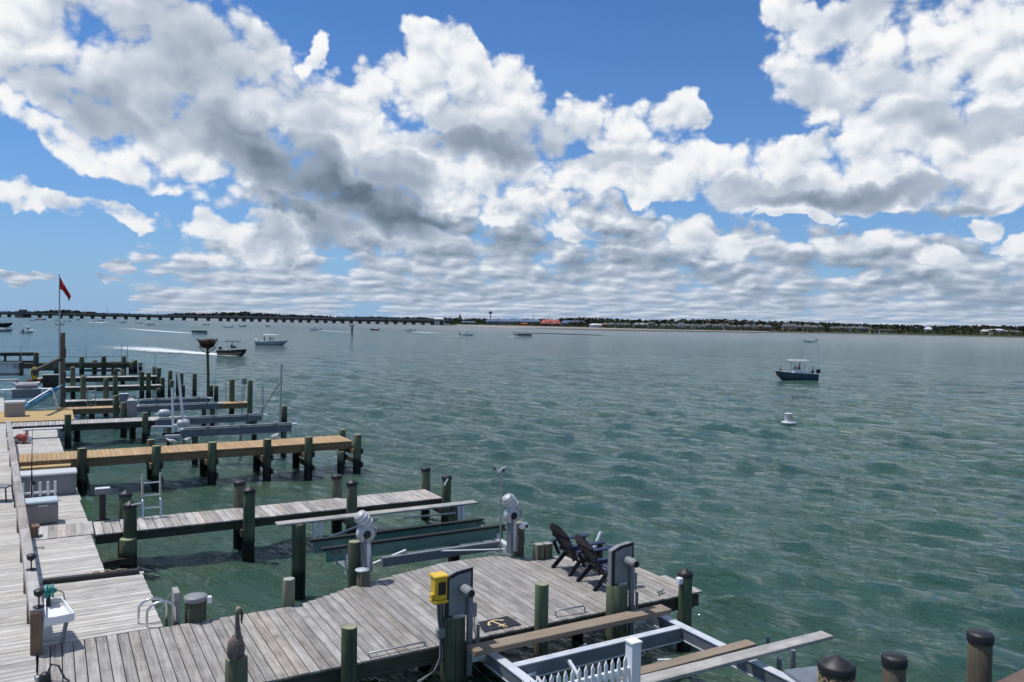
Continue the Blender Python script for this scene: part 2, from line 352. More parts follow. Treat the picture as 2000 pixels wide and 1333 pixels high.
M['hullgrey'] = plain('grey_gelcoat', (.34,.38,.40), .3, 0, .1)
M['glass'] = plain('tinted_glass', (.02,.03,.035), .08, 0, .1)
M['skin'] = plain('skin', (.42,.24,.17), .6, 0, .08)
M['hair'] = plain('dark_hair', (.03,.02,.015), .7, 0, .2)
M['shorts'] = plain('dark_cloth', (.03,.035,.05), .9, 0, .2)
M['shirtred'] = plain('dull_red_cloth', (.34,.12,.09), .9, 0, .1)
M['shirtdark'] = plain('navy_cloth', (.03,.04,.07), .9, 0, .1)
M['shirtwhite'] = plain('white_cloth', (.6,.6,.6), .9, 0, .1)
M['concrete'] = plain('dark_concrete', (.10,.10,.105), .9, 0, .25, .4)
M['kayak'] = plain('blue_kayak', (.04,.22,.38), .4, 0, .15)
# ------------------------------------------------------------------ mesh building
class MB:
    def __init__(s): s.v = []; s.f = []; s.sm = []; s.mi = []
    def add(s, verts, faces, smooth=False, mi=0):
        o = len(s.v); s.v += [tuple(v) for v in verts]
        for f in faces: s.f.append(tuple(i+o for i in f)); s.sm.append(smooth); s.mi.append(mi)
        return s
    def box(s, cx, cy, cz, sx, sy, sz, rz=0., mi=0):
        x, y, z = sx/2, sy/2, sz/2; c, n = math.cos(rz), math.sin(rz)
        P = [(a*x, b*y, d*z) for d in (-1, 1) for b in (-1, 1) for a in (-1, 1)]
        P = [(cx+a*c-b*n, cy+a*n+b*c, cz+d) for a, b, d in P]
        return s.add(P, [(0,2,3,1),(4,5,7,6),(0,1,5,4),(2,6,7,3),(0,4,6,2),(1,3,7,5)], False, mi)
    def bar(s, a, b, w, h, up=(0,0,1), mi=0):
        """box section from a to b, w across, h along up"""
        a, b = Vector(a), Vector(b); d = (b-a).normalized(); u = Vector(up); sd_ = d.cross(u)
        if sd_.length < 1e-4: sd_ = d.cross(Vector((1,0,0)))
        sd_.normalize(); u = sd_.cross(d); P = []
        for e in (a, b):
            for i, j in ((-1,-1),(1,-1),(1,1),(-1,1)): P.append(e + sd_*(i*w/2) + u*(j*h/2))
        return s.add(P, [(3,2,1,0),(4,5,6,7),(0,1,5,4),(1,2,6,5),(2,3,7,6),(3,0,4,7)], False, mi)
    def tube(s, pts, r, n=8, caps=True, mi=0, closed=False):
        pts = [Vector(p) for p in pts]; rs = r if isinstance(r, (list, tuple)) else [r]*len(pts)
        P, Fc = [], []; prev = None
        for i, p in enumerate(pts):
            t = (pts[min(i+1, len(pts)-1)] - pts[max(i-1, 0)]).normalized()
            if prev is None:
                x = t.cross(Vector((0,0,1)));
                if x.length < .05: x = t.cross(Vector((0,1,0)))
            else: x = prev - t*prev.dot(t)
            x.normalize(); prev = x; y = t.cross(x)
            P += [p + (x*math.cos(2*math.pi*k/n) + y*math.sin(2*math.pi*k/n))*rs[i] for k in range(n)]
        for i in range(len(pts)-1):
            for k in range(n):
                a, b = i*n+k, i*n+(k+1) % n; Fc.append((a, a+n, b+n, b))
        s.add(P, Fc, True, mi)
        if caps:
            o = len(pts)*n - n
            s.add(P[:n], [tuple(range(n))], False, mi); s.add(P[o:], [tuple(range(n-1,-1,-1))], False, mi)
        return s
    def lathe(s, prof, cx=0., cy=0., cz=0., n=16, mi=0, smooth=True, axis='z', squash=1.):
        P, Fc = [], []
        for r, z in prof:
            for k in range(n):
                a = 2*math.pi*k/n; q = (r*math.cos(a), r*math.sin(a)*squash, z)
                if axis == 'x': q = (q[2], q[0], q[1])
                if axis == 'y': q = (q[0], q[2], -q[1]) if False else (q[1], q[2], q[0])
                P.append((cx+q[0], cy+q[1], cz+q[2]))
        for i in range(len(prof)-1):
            for k in range(n):
                a, b = i*n+k, i*n+(k+1) % n; Fc.append((a, b, b+n, a+n))
        s.add(P, Fc, smooth, mi)
        if prof[0][0] > 1e-5: s.add(P[:n], [tuple(range(n-1,-1,-1))], False, mi)
        if prof[-1][0] > 1e-5: s.add(P[-n:], [tuple(range(n))], False, mi)
        return s
    def poly(s, pts2, z0, z1, mi=0):
        """flat outline (x, y) extruded z0..z1"""
        n = len(pts2); P = [(x, y, z0) for x, y in pts2] + [(x, y, z1) for x, y in pts2]
        return s.add(P, [tuple(range(n-1,-1,-1)), tuple(range(n, 2*n))] + [(i, (i+1) % n, n+(i+1) % n, n+i) for i in range(n)], False, mi)
    def xform(s, m):
        s.v = [tuple(m @ Vector(v)) for v in s.v]; return s
    def mesh(s, name, mats, bevel=0.):
        me = bpy.data.meshes.new(name); me.from_pydata(s.v, [], s.f)
        for m in (mats if isinstance(mats, (list, tuple)) else [mats]): me.materials.append(m)
        me.polygons.foreach_set('use_smooth', s.sm); me.polygons.foreach_set('material_index', s.mi)
        if bevel:
            bm = bmesh.new(); bm.from_mesh(me); bmesh.ops.remove_doubles(bm, verts=bm.verts, dist=1e-5)
            ed = [e for e in bm.edges if len(e.link_faces) == 2 and e.calc_face_angle(0) > .6]
            bmesh.ops.bevel(bm, geom=ed, offset=bevel, segments=1, affect='EDGES', clamp_overlap=True)
            bm.to_mesh(me); bm.free()
        me.update(); return me
    def build(s, name, mats, parent=None, bevel=0., world=False, **kw):
        if world and parent is not None:
            o = Vector(parent.location); s.v = [tuple(Vector(v)-o) for v in s.v]
        return link(name, s.mesh(name, mats, bevel), parent, **kw)
def link(name, data, parent=None, loc=(0,0,0), rot=(0,0,0), label=None, cat=None, group=None, kind=None):
    o = bpy.data.objects.new(name, data); COL.objects.link(o); o.location = loc; o.rotation_euler = rot
    if parent is not None: o.parent = parent
    return tag(o, label, cat, group, kind)
def tag(o, label=None, cat=None, group=None, kind=None):
    for k, v in (('label', label), ('category', cat), ('group', group), ('kind', kind)):
        if v: o[k] = v
    return o
def thing(name, label, cat, loc=(0,0,0), rz=0., group=None):
    return link(name, None, None, loc, (0,0,rz), label, cat, group)
def solo(mb, name, mats, label, cat, group=None, bevel=0., loc=(0,0,0), rot=(0,0,0), kind=None):
    return mb.build(name, mats, None, bevel, loc=loc, rot=rot, label=label, cat=cat, group=group, kind=kind)
def pile_mesh(mb, x, y, z0, z1, r, n=18, lean=(0,0), seed=0):
    rg = random.Random(seed or int(x*977+y*131)); k = 8; wob = [rg.uniform(-.035, .035) for _ in range(n)]
    P, Fc = [], []
    zs = [z0 + (z1-z0)*i/k for i in range(k)] + [z1-.015, z1]
    for i, z in enumerate(zs):
        t = (z-z0)/(z1-z0); rr = r*(1.08-.1*t)*(.93 if i == len(zs)-1 else 1)
        for j in range(n):
            a = 2*math.pi*j/n; q = rr*(1 + wob[j] + .012*math.sin(3*a+i*1.3))
            P.append((x+lean[0]*t + q*math.cos(a), y+lean[1]*t + q*math.sin(a), z + (rg.uniform(-.006,.006) if i == len(zs)-1 else 0)))
    for i in range(len(zs)-1):
        for j in range(n):
            a, b = i*n+j, i*n+(j+1) % n; Fc.append((a, b, b+n, a+n))
    mb.add(P, Fc, True); mb.add(P[-n:], [tuple(range(n))], False)
    return mb
def cone_cap(mb, x, y, z, r, h=.10):
    return mb.lathe([(r*1.12, z-.07), (r*1.14, z-.005), (r*1.08, z+.012), (r*.5, z+h*.55), (.012, z+h), (0, z+h)], x, y, 0, 18)
def flat_cap(mb, x, y, z, r):
    return mb.lathe([(r*1.12, z-.08), (r*1.14, z+.0), (r*1.05, z+.025), (r*.3, z+.035), (0, z+.037)], x, y, 0, 18)
# ------------------------------------------------------------------ water
CREST = Vector((.3, -1, 0)).normalized()                 # crests lie along this line
WAVE = Vector((-1, -.3, 0)).normalized()                 # and run this way, onto the docks
def make_waves():
    rg = random.Random(5); W = []
    for L, amp, n in ((7.5,.030,3), (4.6,.050,6), (2.9,.058,6), (1.75,.048,7), (1.05,.032,8), (.62,.017,8)):
        for _ in range(n):
            a = math.atan2(WAVE.y, WAVE.x) + rg.gauss(0, .38); l = L*rg.uniform(.78, 1.25)
            W.append((2*math.pi/l*math.cos(a), 2*math.pi/l*math.sin(a), rg.uniform(0, 6.283), amp/math.sqrt(n)*1.25, l))
    return W
WAVES = make_waves()
def wave_z(x, y, cell):
    z = np.zeros_like(x)
    # gusts: patches of stronger and weaker chop; calmer between the piers
    g = 1 + .22*np.sin(x*.11+y*.05+1) * np.sin(y*.09-x*.03+.4)
    shelter = .45 + .55/(1+np.exp(-(x-12.5)/1.6)); shelter = np.where(y > 60, np.maximum(shelter, .8), shelter)
    for kx, ky, ph, a, l in WAVES:
        f = np.clip((l/np.maximum(cell, 1e-3) - 2.5)/3.5, 0, 1)
        s = np.sin(kx*x + ky*y + ph)
        z += a*f*(s - .35*np.cos(2*(kx*x + ky*y + ph)))      # sharper crests than troughs
    return z*g*shelter
def water_mat():
    m, nt = new_mat('bay_water'); bs = nt.bs; p = position(nt)
    sx, sy, _ = nt.sep(p)
    u = nt.v('DOT_PRODUCT', p, tuple(WAVE)); v = nt.v('DOT_PRODUCT', p, tuple(CREST))
    q = nt.xyz(u, nt.m('MULTIPLY', v, .30), 0)
    far = nt.v('LENGTH', p)
    # ripples at several sizes; the larger ones carry on where the modelled waves end
    r1 = nt.noise(q, 7.5, 5, .6, dist=.6)
    r2 = nt.noise(q, 1.9, 4, .6, dist=.5)
    r3 = nt.noise(nt.xyz(u, nt.m('MULTIPLY', v, .30), 0), .35, 4, .6, dist=.4)
    h = nt.m('ADD', nt.m('MULTIPLY', r1, .20), nt.m('MULTIPLY', r2, .62))
    r2b = nt.noise(nt.xyz(u, nt.m('MULTIPLY', v, .28), 0), .85, 4, .6, dist=.3)
    h = nt.m('ADD', h, nt.m('MULTIPLY', r2b, nt.rng(far, 12, 55, .25, 1.35)))
    h = nt.m('ADD', h, nt.m('MULTIPLY', r3, nt.rng(far, 25, 140, .25, 3.0)))
    b = nt.n.new('ShaderNodeBump'); b.inputs['Strength'].default_value = .9; b.inputs['Distance'].default_value = 1.
    nt.l.new(nt.m('MULTIPLY', h, nt.rng(nt.noise(p, .05, 5, .65), .35, .65, .64, .74)), b.inputs['Height']); nt.l.new(b.outputs[0], bs.inputs['Normal'])
    # body colour: green-grey bay water, cloudier patches, olive over the shoals between the piers, paler towards the far shore
    big = nt.noise(p, .045, 4, .55); mid = nt.noise(nt.xyz(u, nt.m('MULTIPLY', v, .5), 0), .22, 4, .6)
    c = nt.mix(nt.rng(big, .36, .64), (.027,.071,.058), (.036,.090,.071))
    c = nt.mix(nt.rng(mid, .45, .75, 0., .35), c, (.042,.100,.064))
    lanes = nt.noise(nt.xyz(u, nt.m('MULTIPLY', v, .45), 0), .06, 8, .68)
    tone = nt.rng(lanes, .38, .62, .88, 1.12)  # turbidity, plus sky sheen of calm against ruffled lanes put into the colour
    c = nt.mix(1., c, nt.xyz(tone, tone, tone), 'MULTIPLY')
    inner = nt.m('MULTIPLY', nt.rng(sx, 16, 8), nt.rng(sy, 48, 30))
    pat = nt.rng(nt.noise(p, .33, 4, .6), .40, .66)
    c = nt.mix(nt.m('MULTIPLY', inner, nt.m('MULTIPLY_ADD', pat, .75, .15)), c, (.060,.092,.045))
    shoal = nt.rng(nt.m('ADD', nt.v('DOT_PRODUCT', p, (math.sin(RAD(58)), math.cos(RAD(58)), 0)), nt.m('MULTIPLY', big, 160.)), 330, 560)
    shoal = nt.m('MULTIPLY', shoal, nt.rng(sx, 60, 260))
    c = nt.mix(nt.m('MULTIPLY', shoal, .75), c, (.16,.18,.18))
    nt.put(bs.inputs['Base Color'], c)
    nt.put(bs.inputs['Roughness'], nt.rng(far, 20, 500, .05, .22))
    bs.inputs['IOR'].default_value = 1.333; bs.inputs['Specular IOR Level'].default_value = .44
    return m
def build_water():
    a0 = YAW
    th = np.concatenate([np.linspace(-math.pi, RAD(-62), 40, endpoint=False), np.linspace(RAD(-62), RAD(62), 720, endpoint=False), np.linspace(RAD(62), math.pi, 40, endpoint=False)]) + a0
    r = np.concatenate([np.exp(np.linspace(math.log(3.), math.log(160.), 470, endpoint=False)), np.exp(np.linspace(math.log(160.), math.log(20000.), 70))])
    R_, T_ = np.meshgrid(r, th, indexing='ij')
    X, Y = R_*np.sin(T_), R_*np.cos(T_)
    rel = np.abs(((T_-a0+math.pi) % (2*math.pi)) - math.pi)
    cell = np.maximum(R_*.0085, R_*np.where(rel < RAD(62), .003, .1))
    cell = np.where(R_ > 160, 1e3, cell)
    Z = wave_z(X, Y, cell)
    nr, na = len(r), len(th)
    V = np.stack([X, Y, Z], -1).reshape(-1, 3)
    i, j = np.meshgrid(np.arange(nr-1), np.arange(na), indexing='ij'); j2 = (j+1) % na
    Q = np.stack([i*na+j, i*na+j2, (i+1)*na+j2, (i+1)*na+j], -1).reshape(-1, 4)[:, ::-1]
    me = bpy.data.meshes.new('water'); me.vertices.add(len(V)); me.vertices.foreach_set('co', V.ravel())
    me.loops.add(Q.size); me.loops.foreach_set('vertex_index', Q.ravel().astype(np.int32)); me.polygons.add(len(Q))
    me.polygons.foreach_set('loop_start', np.arange(0, Q.size, 4, dtype=np.int32)); me.polygons.foreach_set('loop_total', np.full(len(Q), 4, dtype=np.int32))
    me.polygons.foreach_set('use_smooth', np.ones(len(Q), dtype=bool))
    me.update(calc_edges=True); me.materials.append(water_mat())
    tag(link('water', me), 'choppy green grey bay water reaching to the far shore', 'water', kind='structure')
build_water()
# ------------------------------------------------------------------ far shore
def interp(tab, x):
    return float(np.interp(x, [t[0] for t in tab], [t[1] for t in tab]))
SHORE = [(-300,617.5),(0,619.5),(350,626),(652,632),(860,635.2),(1000,638),(1100,640.5),(1300,646),(1480,649.2),(1700,653.5),(2000,659.8),(2400,668)]
def left_back(px): return float(np.interp(px, [0, 330, 640, 860], [5.2, 4.0, 2.6, 1.]))
def shore_pt(px, back=0., z=0.):
    if back > 200 and px < 860: back *= left_back(px)
    p = at(px, interp(SHORE, px), 0.); d = Vector((p.x, p.y, 0)); p = d + d.normalized()*back; p.z = z; return p
def strip(name, pxs, profile, mat, label, cat, kind):
    """ground strip: for every px a run of (distance behind the shore line, height)"""
    V, Fc = [], []; n = len(profile)
    for px in pxs:
        for bk, z in profile: q = shore_pt(px, bk, z + (rnd.uniform(-.15,.15) if bk > 5 else 0)); V.append(q)
    for i in range(len(pxs)-1):
        for j in range(n-1): a = i*n+j; Fc.append((a, a+n, a+n+1, a+1))
    return MB().add(V, Fc, True).build(name, mat, None, label=label, cat=cat, kind=kind)
M['sand'] = plain('beach_sand', (.25,.23,.21), .95, 0, .15, .05)
M['scrub'] = plain('scrub_ground', (.055,.062,.038), .95, 0, .45, .06)
strip('far_ground', list(range(845, 2400, 12)), [(-3,-.6),(6,.9),(60,2.),(400,3.),(2500,4.)], M['scrub'], 'low scrubby ground of the far shore', 'ground', 'structure')
strip('far_bank', list(range(-600, 860, 20)), [(240,-.6),(260,1.2),(500,3.),(2500,4.)], M['scrub'], 'low dark bank behind the long bridge', 'ground', 'structure')
# beach: a flat of pale sand in front of the far shore
def build_beach():
    near = [(893,637.2),(950,640.5),(1000,643.5),(1060,645.5),(1130,647.3),(1200,648.6),(1300,649.2),(1400,650.2),(1500,651.2)]
    V, Fc = [], []
    for i, (px, py) in enumerate(near):
        s0 = interp(SHORE, px); py = s0 + .62*(py-s0)
        a = at(px, py, -.12); b = at(px, py-.5, .12); c = shore_pt(px, 2., .95)
        V += [a, b, c]
        if i: o = 3*i; Fc += [(o-3, o, o+1, o-2), (o-2, o+1, o+2, o-1)]
    MB().add(V, Fc, True).build('beach', M['sand'], None, label='flat pale sand beach below the red roofed building', cat='beach', kind='structure')
    bar = [(1000,650.2,.25),(1060,651.5,.4),(1110,652.8,.45),(1150,654.2,.4),(1178,655.4,.2)]
    V, Fc = [], []
    for i, (px, py, h) in enumerate(bar):
        V += [at(px, py+.5, -.1), at(px, py, h*.55), at(px, py-.6, -.1)]
        if i: o = 3*i; Fc += [(o-3, o, o+1, o-2), (o-2, o+1, o+2, o-1)]
    MB().add(V, Fc, True).build('sand_bar', M['scrub'], None, label='thin dark sand bar lying off the beach', cat='sand bar', kind='structure')
build_beach()
# woods along the skyline
def leaf_mat(name, cols, sc):
    m, nt = new_mat(name); p = position(nt)
    n = nt.noise(p, sc, 3, .6)
    nt.put(nt.bs.inputs['Base Color'], nt.ramp(n, [(.3+.4*i/(len(cols)-1), c) for i, c in enumerate(cols)]))
    nt.bs.inputs['Roughness'].default_value = .9; nt.bs.inputs['Specular IOR Level'].default_value = .1
    return m
M['woods'] = leaf_mat('far_foliage', [(.020,.026,.020),(.032,.040,.026),(.05,.048,.034),(.045,.062,.030)], .035)
M['bush'] = leaf_mat('shore_bushes', [(.03,.038,.022),(.075,.09,.035),(.06,.052,.036)], .05)
SKYLINE = [(-300,611),(0,609.5),(60,609.5),(95,608),(130,606.2),(150,608.5),(200,613),(300,616),(345,614),(365,612.5),(430,612.5),(480,609.5),(500,612.5),(560,616),(700,620),(850,622),(960,624),(1090,625),(1110,620.5),(1140,621),(1200,624),(1300,625),(1410,624),(1480,627),(1550,629),(1700,634),(1850,637.5),(1915,635.5),(2000,638.5),(2300,643)]
def leaf_cloud(rg, cx, cy, z0, z1, rad, n, size, V, Fc):
    for _ in range(n):
        a = rg.uniform(0, 6.283); t = rg.random()**.8; z = z0 + (z1-z0)*t
        k = rad*math.sqrt(max(.05, 1-(abs(t-.55)/.62)**2))*math.sqrt(rg.random())
        c = Vector((cx+k*math.cos(a), cy+k*math.sin(a), z)); s = size*rg.uniform(.6, 1.3)
        n1 = Vector((rg.gauss(0,1), rg.gauss(0,1), rg.gauss(0,.8))).normalized(); n2 = n1.cross(Vector((rg.gauss(0,1), rg.gauss(0,1), rg.gauss(0,1)))).normalized()
        o = len(V); V += [c+n1*s, c+n2*s*.8, c-n1*s, c-n2*s*.8]; Fc.append((o, o+1, o+2, o+3))
def build_woods():
    rg = random.Random(3); V, Fc = [], []
    px = -120.
    while px < 2120:
        left = px < 860
        for back, h in (((300, .9), (480, 1.)) if left else ((70, .55), (150, .85), (240, 1.))):
            p = shore_pt(px + rg.uniform(-3,3), back*rg.uniform(.85, 1.2))
            zt = ztop(p.x, p.y, interp(SKYLINE, px) + rg.uniform(-1., 2.2)); zt = max(2.5, zt*h*(1 if h == 1. else rg.uniform(.75, 1.1)))
            d = depth(p); leaf_cloud(rg, p.x, p.y, .5, zt, 4.2*d/700, 26, .0016*d, V, Fc)
        px += 3.1
    MB().add(V, Fc).build('far_woods', M['woods'], None, label='dark line of far woods along the horizon', cat='woods', kind='stuff')
    V, Fc = [], []; px = 880.
    while px < 2050:
        p = shore_pt(px, rg.uniform(6, 30)); leaf_cloud(rg, p.x, p.y, .4, rg.choice([2.,2.6,3.4,4.6,6.8]), 2.8, 16, .7, V, Fc); px += rg.uniform(1.2, 3)
    MB().add(V, Fc).build('shore_scrub', M['bush'], None, label='low scrub along the edge of the far shore', cat='scrub', kind='stuff')
build_woods()
# ------------------------------------------------------------------ long low bridge
def build_bridge():
    A, B = at(-140, 617.3, 0), at(880, 635.6, 0); d = B-A; L = d.length; u = d/L; nrm = Vector((-u.y, u.x, 0)); rz = math.atan2(u.y, u.x)
    t = thing('bridge', 'long low grey bridge on many piers crossing the bay', 'bridge', A)
    def loc(s, o=0., z=0.): return u*s + nrm*o + Vector((0,0,z))
    MB().bar(loc(-40, 0, 6.4), loc(L, 0, 5.6), 11, 1.7).build('deck', M['concrete'], t)
    for o in (-5.3, 5.3): MB().bar(loc(-40, o, 7.7), loc(L, o, 6.9), .5, 1.0).build('parapet', M['concrete'], t)
    pm = MB().box(0, 0, 2.2, 3.6, 3.6, 6.8).mesh('pier', M['concrete']); s = 10.; k = 0
    while s < L-8:
        link('pier', pm, t, loc(s), (0,0,rz)); s += 21. if s < L*.62 else 13.; k += 1
    big = MB().box(0, 0, 4.6, 17, 14, 10.5).box(0, 0, 10.6, 8, 8, 3.5).mesh('draw_span_pier', M['concrete'])
    for px in (20, 79):
        q = at(px, interp(SHORE, px), 0); s = (q-A).dot(u); link('draw_span_pier', big, t, loc(s), (0,0,rz))
    MB().bar(loc(-40, -5.6, 6.9), loc(L, -5.6, 6.1), .12, .25).build('pipe_run', M['steel'], t)
    lm = MB().tube([(0,0,6.5),(0,0,15.5),(1.6,0,16.2)], .16, 5).mesh('lamp_post', M['steel'])
    for px in (8,45,95,131,186,223,226,278,315,371,420,470,520,575): 
        q = at(px, interp(SHORE, px), 0); link('lamp_post', lm, t, loc((q-A).dot(u), 4.6), (0,0,rz))
build_bridge()
# ------------------------------------------------------------------ buildings on the far shore
def wallmat(name, col): return plain(name, col, .85, 0, .08, .2)
WC = {'white': wallmat('white_wall', (.62,.62,.62)), 'tan': wallmat('tan_wall', (.33,.28,.23)), 'grey': wallmat('grey_wall', (.24,.26,.28)), 'blue': wallmat('blue_grey_wall', (.16,.21,.29)),
      'brown': wallmat('brown_wall', (.17,.12,.10)), 'red': wallmat('red_roofing', (.36,.10,.085)), 'rblue': wallmat('blue_roofing', (.085,.13,.21)), 'rgrey': wallmat('grey_roofing', (.10,.105,.115)), 'pink': wallmat('pink_wall', (.38,.27,.25)), 'orange': wallmat('orange_wall', (.45,.16,.06))}
ORD = ['leftmost','second','third','fourth','fifth','sixth','seventh','eighth','ninth','tenth','eleventh','twelfth','thirteenth','fourteenth','fifteenth','sixteenth','seventeenth','eighteenth','nineteenth','twentieth']
COUNT = {}
def nth(g):
    COUNT[g] = COUNT.get(g, 0)+1; k = COUNT[g]-1; return ORD[k] if k == 0 else ORD[k]+' from left'
def house(name, px0, px1, pyt, wall, roof, label, back=45, cat='house', group=None, gable=.38, wins=True):
    p = shore_pt((px0+px1)/2, back, 1.3); dp = depth(p); w = (px1-px0)*dp/F; zt = ztop(p.x, p.y, pyt) - 1.3
    h = max(2.5, zt*(1-gable)) if gable else zt; zt = max(zt, h+.6); dd = min(12., max(6., w*.7))
    yaw = math.atan2(-_r0.y, _r0.x); t = thing(name, label, cat, p, -yaw, group)
    MB().box(0, 0, h/2-.6, w, dd, h+1.2).build('wall', WC[wall], t)
    rf = MB()
    if gable:
        e = .5; rf.add([(-w/2-e,-dd/2-e,h),(w/2+e,-dd/2-e,h),(w/2+e,dd/2+e,h),(-w/2-e,dd/2+e,h),(-w/2+dd*.2,0,zt),(w/2-dd*.2,0,zt)], [(0,1,5,4),(2,3,4,5),(1,2,5),(3,0,4),(3,2,1,0)])
    else: rf.box(0, 0, h+.25, w+.6, dd+.6, .5)
    rf.build('roof', WC[roof], t)
    if wins:
        n = max(2, int(w/3.4)); fl = max(1, int(h/3.)); wm = MB().box(0, 0, 0, 1.3, .12, 1.4).mesh('window', M['glass'])
        for f in range(fl):
            for i in range(n): link('window', wm, t, (-w/2 + w*(i+.5)/n, -dd/2-.05, 1.6 + f*3.))
    return t
house('white_hall', 846, 868, 620.5, 'white', 'white', 'white hall with pale domed roof at the end of the bridge', 60, 'building', gable=.5)
house('long_building', 948, 1056, 624, 'blue', 'rblue', 'long low building with blue roof left of the red roof', 70, 'building', gable=.4)
house('restaurant', 1056, 1094, 624.5, 'brown', 'red', 'waterfront building with bright red roof above the beach', 40, 'building', gable=.62)
house('long_building', 1096, 1142, 626.5, 'grey', 'rblue', 'small building with blue roof right of the red roof', 80, 'building', gable=.4)
house('beach_hut', 1017, 1031, 634, 'orange', 'orange', 'small orange hut on the beach left of the red roof', 14, 'hut', gable=.5, wins=False)
house('beach_hut', 1152, 1178, 632.5, 'white', 'white', 'white stall roofs on the shore right of the red roof', 16, 'hut', gable=.5, wins=False)
house('beach_hut', 1176, 1186, 630.5, 'orange', 'brown', 'narrow orange brown hut beside the white stalls', 25, 'hut', gable=.4)
house('long_building', 900, 930, 628, 'grey', 'rblue', 'pale blue shed on the green bank near the bridge', 60, 'building', gable=.4)
house('long_building', 1186, 1232, 630.5, 'tan', 'rgrey', 'long tan building right of the beach huts', 45, 'building', gable=.4)
house('long_building', 1237, 1282, 631, 'grey', 'grey', 'long pale grey building with small end tower', 40, 'building', gable=.35)
for px0, px1 in ((1266,1279),): house('tower_house', px0, px1, 629, 'grey', 'rgrey', 'tall grey gabled house at the end of the pale grey building', 38, 'house', gable=.3)
px = 1290.
hr = random.Random(21)
while px < 1505:
    w_ = hr.uniform(9, 16); wl = hr.choice(['grey','grey','tan','white','grey'])
    house('row_house', px, px+w_-1, interp(SHORE, px)-15+hr.uniform(-1.,2.), wl, 'rgrey', nth('m')+' grey roofed house in the row on the middle far shore', hr.uniform(35, 60), group='row houses on the middle far shore')
    px += w_
px = 1528.
while px < 1602:
    w_ = hr.uniform(10, 15); house('row_house', px, px+w_-1, interp(SHORE, px)-17+hr.uniform(-1,1.5), hr.choice(['tan','pink','tan']), 'rgrey', nth('t')+' tan walled house in the tan row on far shore', hr.uniform(45, 70), group='tan row houses'); px += w_
px = 1622.
while px < 1694:
    w_ = hr.uniform(11, 16); house('row_house', px, px+w_-1, interp(SHORE, px)-15.5+hr.uniform(-1,1.5), hr.choice(['grey','blue']), 'rgrey', nth('g')+' grey blue house between the tan and white rows', hr.uniform(45, 70), group='grey blue row houses'); px += w_
px = 1697.
while px < 1736:
    w_ = hr.uniform(8, 10); house('row_house', px, px+w_-1, interp(SHORE, px)-10+hr.uniform(-.5,.8), 'white', 'rgrey', nth('w')+' small white gabled house in the white far row', 22, group='white row houses'); px += w_
house('house', 1918, 1934, 643.5, 'tan', 'white', 'tan house with pale roof on the right far shore', 45)
house('house', 1935, 1957, 642.8, 'white', 'white', 'white flat roofed house on the right far shore', 40, gable=.2)
house('house', 1960, 1990, 645, 'brown', 'rgrey', 'dark brown house at the right end of the far shore', 40)
house('house', 1808, 1818, 638.5, 'white', 'white', 'small white peaked roof among trees on the right far shore', 70)
house('house', 362, 402, 609.8, 'white', 'white', 'white mansion standing above the left woods', 520, gable=.6)
for px0, px1, py in ((617,622,618),(636,644,617.2),(648,658,617.6)):
    house('house', px0, px1, py, 'white', 'white', nth('h')+' tiny white house among woods behind the bridge', 480, group='white houses in the woods')
def mast(px, pyt, label, cat, name, back, head=False, r=.5):
    p = shore_pt(px, back, 1.); z = ztop(p.x, p.y, pyt); t = thing(name, label, cat, p)
    MB().tube([(0,0,-1),(0,0,z*.6),(0,0,z-1)], [r*1.5, r, r*.5], 8).build('shaft', M['steel'], t)
    if head: MB().lathe([(.4,z*.72),(2.6,z*.78),(3.,z*.86),(2.2,z*.95),(0,z*.99)], n=14).build('tank', M['grey'], t)
mast(957.5, 608, 'slim water tower rising above the blue roofed building', 'tower', 'water_tower', 220, True, .9)
mast(1042, 611, 'thin radio mast left of the red roof', 'mast', 'radio_mast', 200, False, .35)
mast(1472, 620, 'thin flag mast above the row houses', 'mast', 'radio_mast', 40, False, .35)
p_ = shore_pt(898, 240, 1.); z_ = ztop(p_.x, p_.y, 613.5); t_ = thing('church_spire', 'dark pointed spire rising from woods near the bridge end', 'spire', p_)
MB().box(0,0,z_*.25,5,5,z_*.5).build('tower', M['concrete'], t_); MB().lathe([(3.2,z_*.5),(0,z_)], n=8, smooth=False).build('spire', M['concrete'], t_)
# ------------------------------------------------------------------ docks
DZ = 1.05
def pile_part(parent, px=None, pyt=None, y=None, x=None, zt=None, r=.12, mat='pile', cap=None, z0=-2.2, lean=(0,0), name='pile'):
    """a pile as a part of a pier: photo column px and top row pyt on the line y, or x/zt given"""
    if x is None: q = aty(px, pyt, y); x, zt = q.x, q.z
    lg = random.Random(int(x*531+y*77)); lean = (lean[0]+lg.uniform(-.03,.03), lean[1]+lg.uniform(-.03,.03))
    o = pile_mesh(MB(), x, y, z0, zt, r, lean=lean).build(name, M[mat], parent, world=True)
    if cap: (cone_cap if cap == 'cone' else flat_cap)(MB(), x+lean[0], y+lean[1], zt, r*.98).build('cap', M['cap'], o, world=False).location = -Vector(parent.location)
    return o
def lone_pile(px, pyt, label, base=None, y=None, r=.12, mat='pile', cap=None, capmat='cap', lean=(0,0), z0=-2.2):
    if base: q = at(px, base[0], base[1]); x, y = q.x, q.y; zt = ztop(x, y, pyt)
    else: q = aty(px, pyt, y); x, zt = q.x, q.z
    t = thing('mooring_pile', label, 'pile', (x, y, 0))
    pile_mesh(MB(), 0, 0, z0, zt, r, lean=lean, seed=int(px*7+pyt)).build('post', M[mat], t)
    if cap: (cone_cap if cap == 'cone' else flat_cap)(MB(), lean[0], lean[1], zt, r*.98).build('cap', M[capmat], t)
    t['zt'] = zt
    return t
def board_mesh(sx, sy, sz, mat, name='board'): return MB().box(0,0,0,sx,sy,sz).mesh(name, mat, bevel=.006)
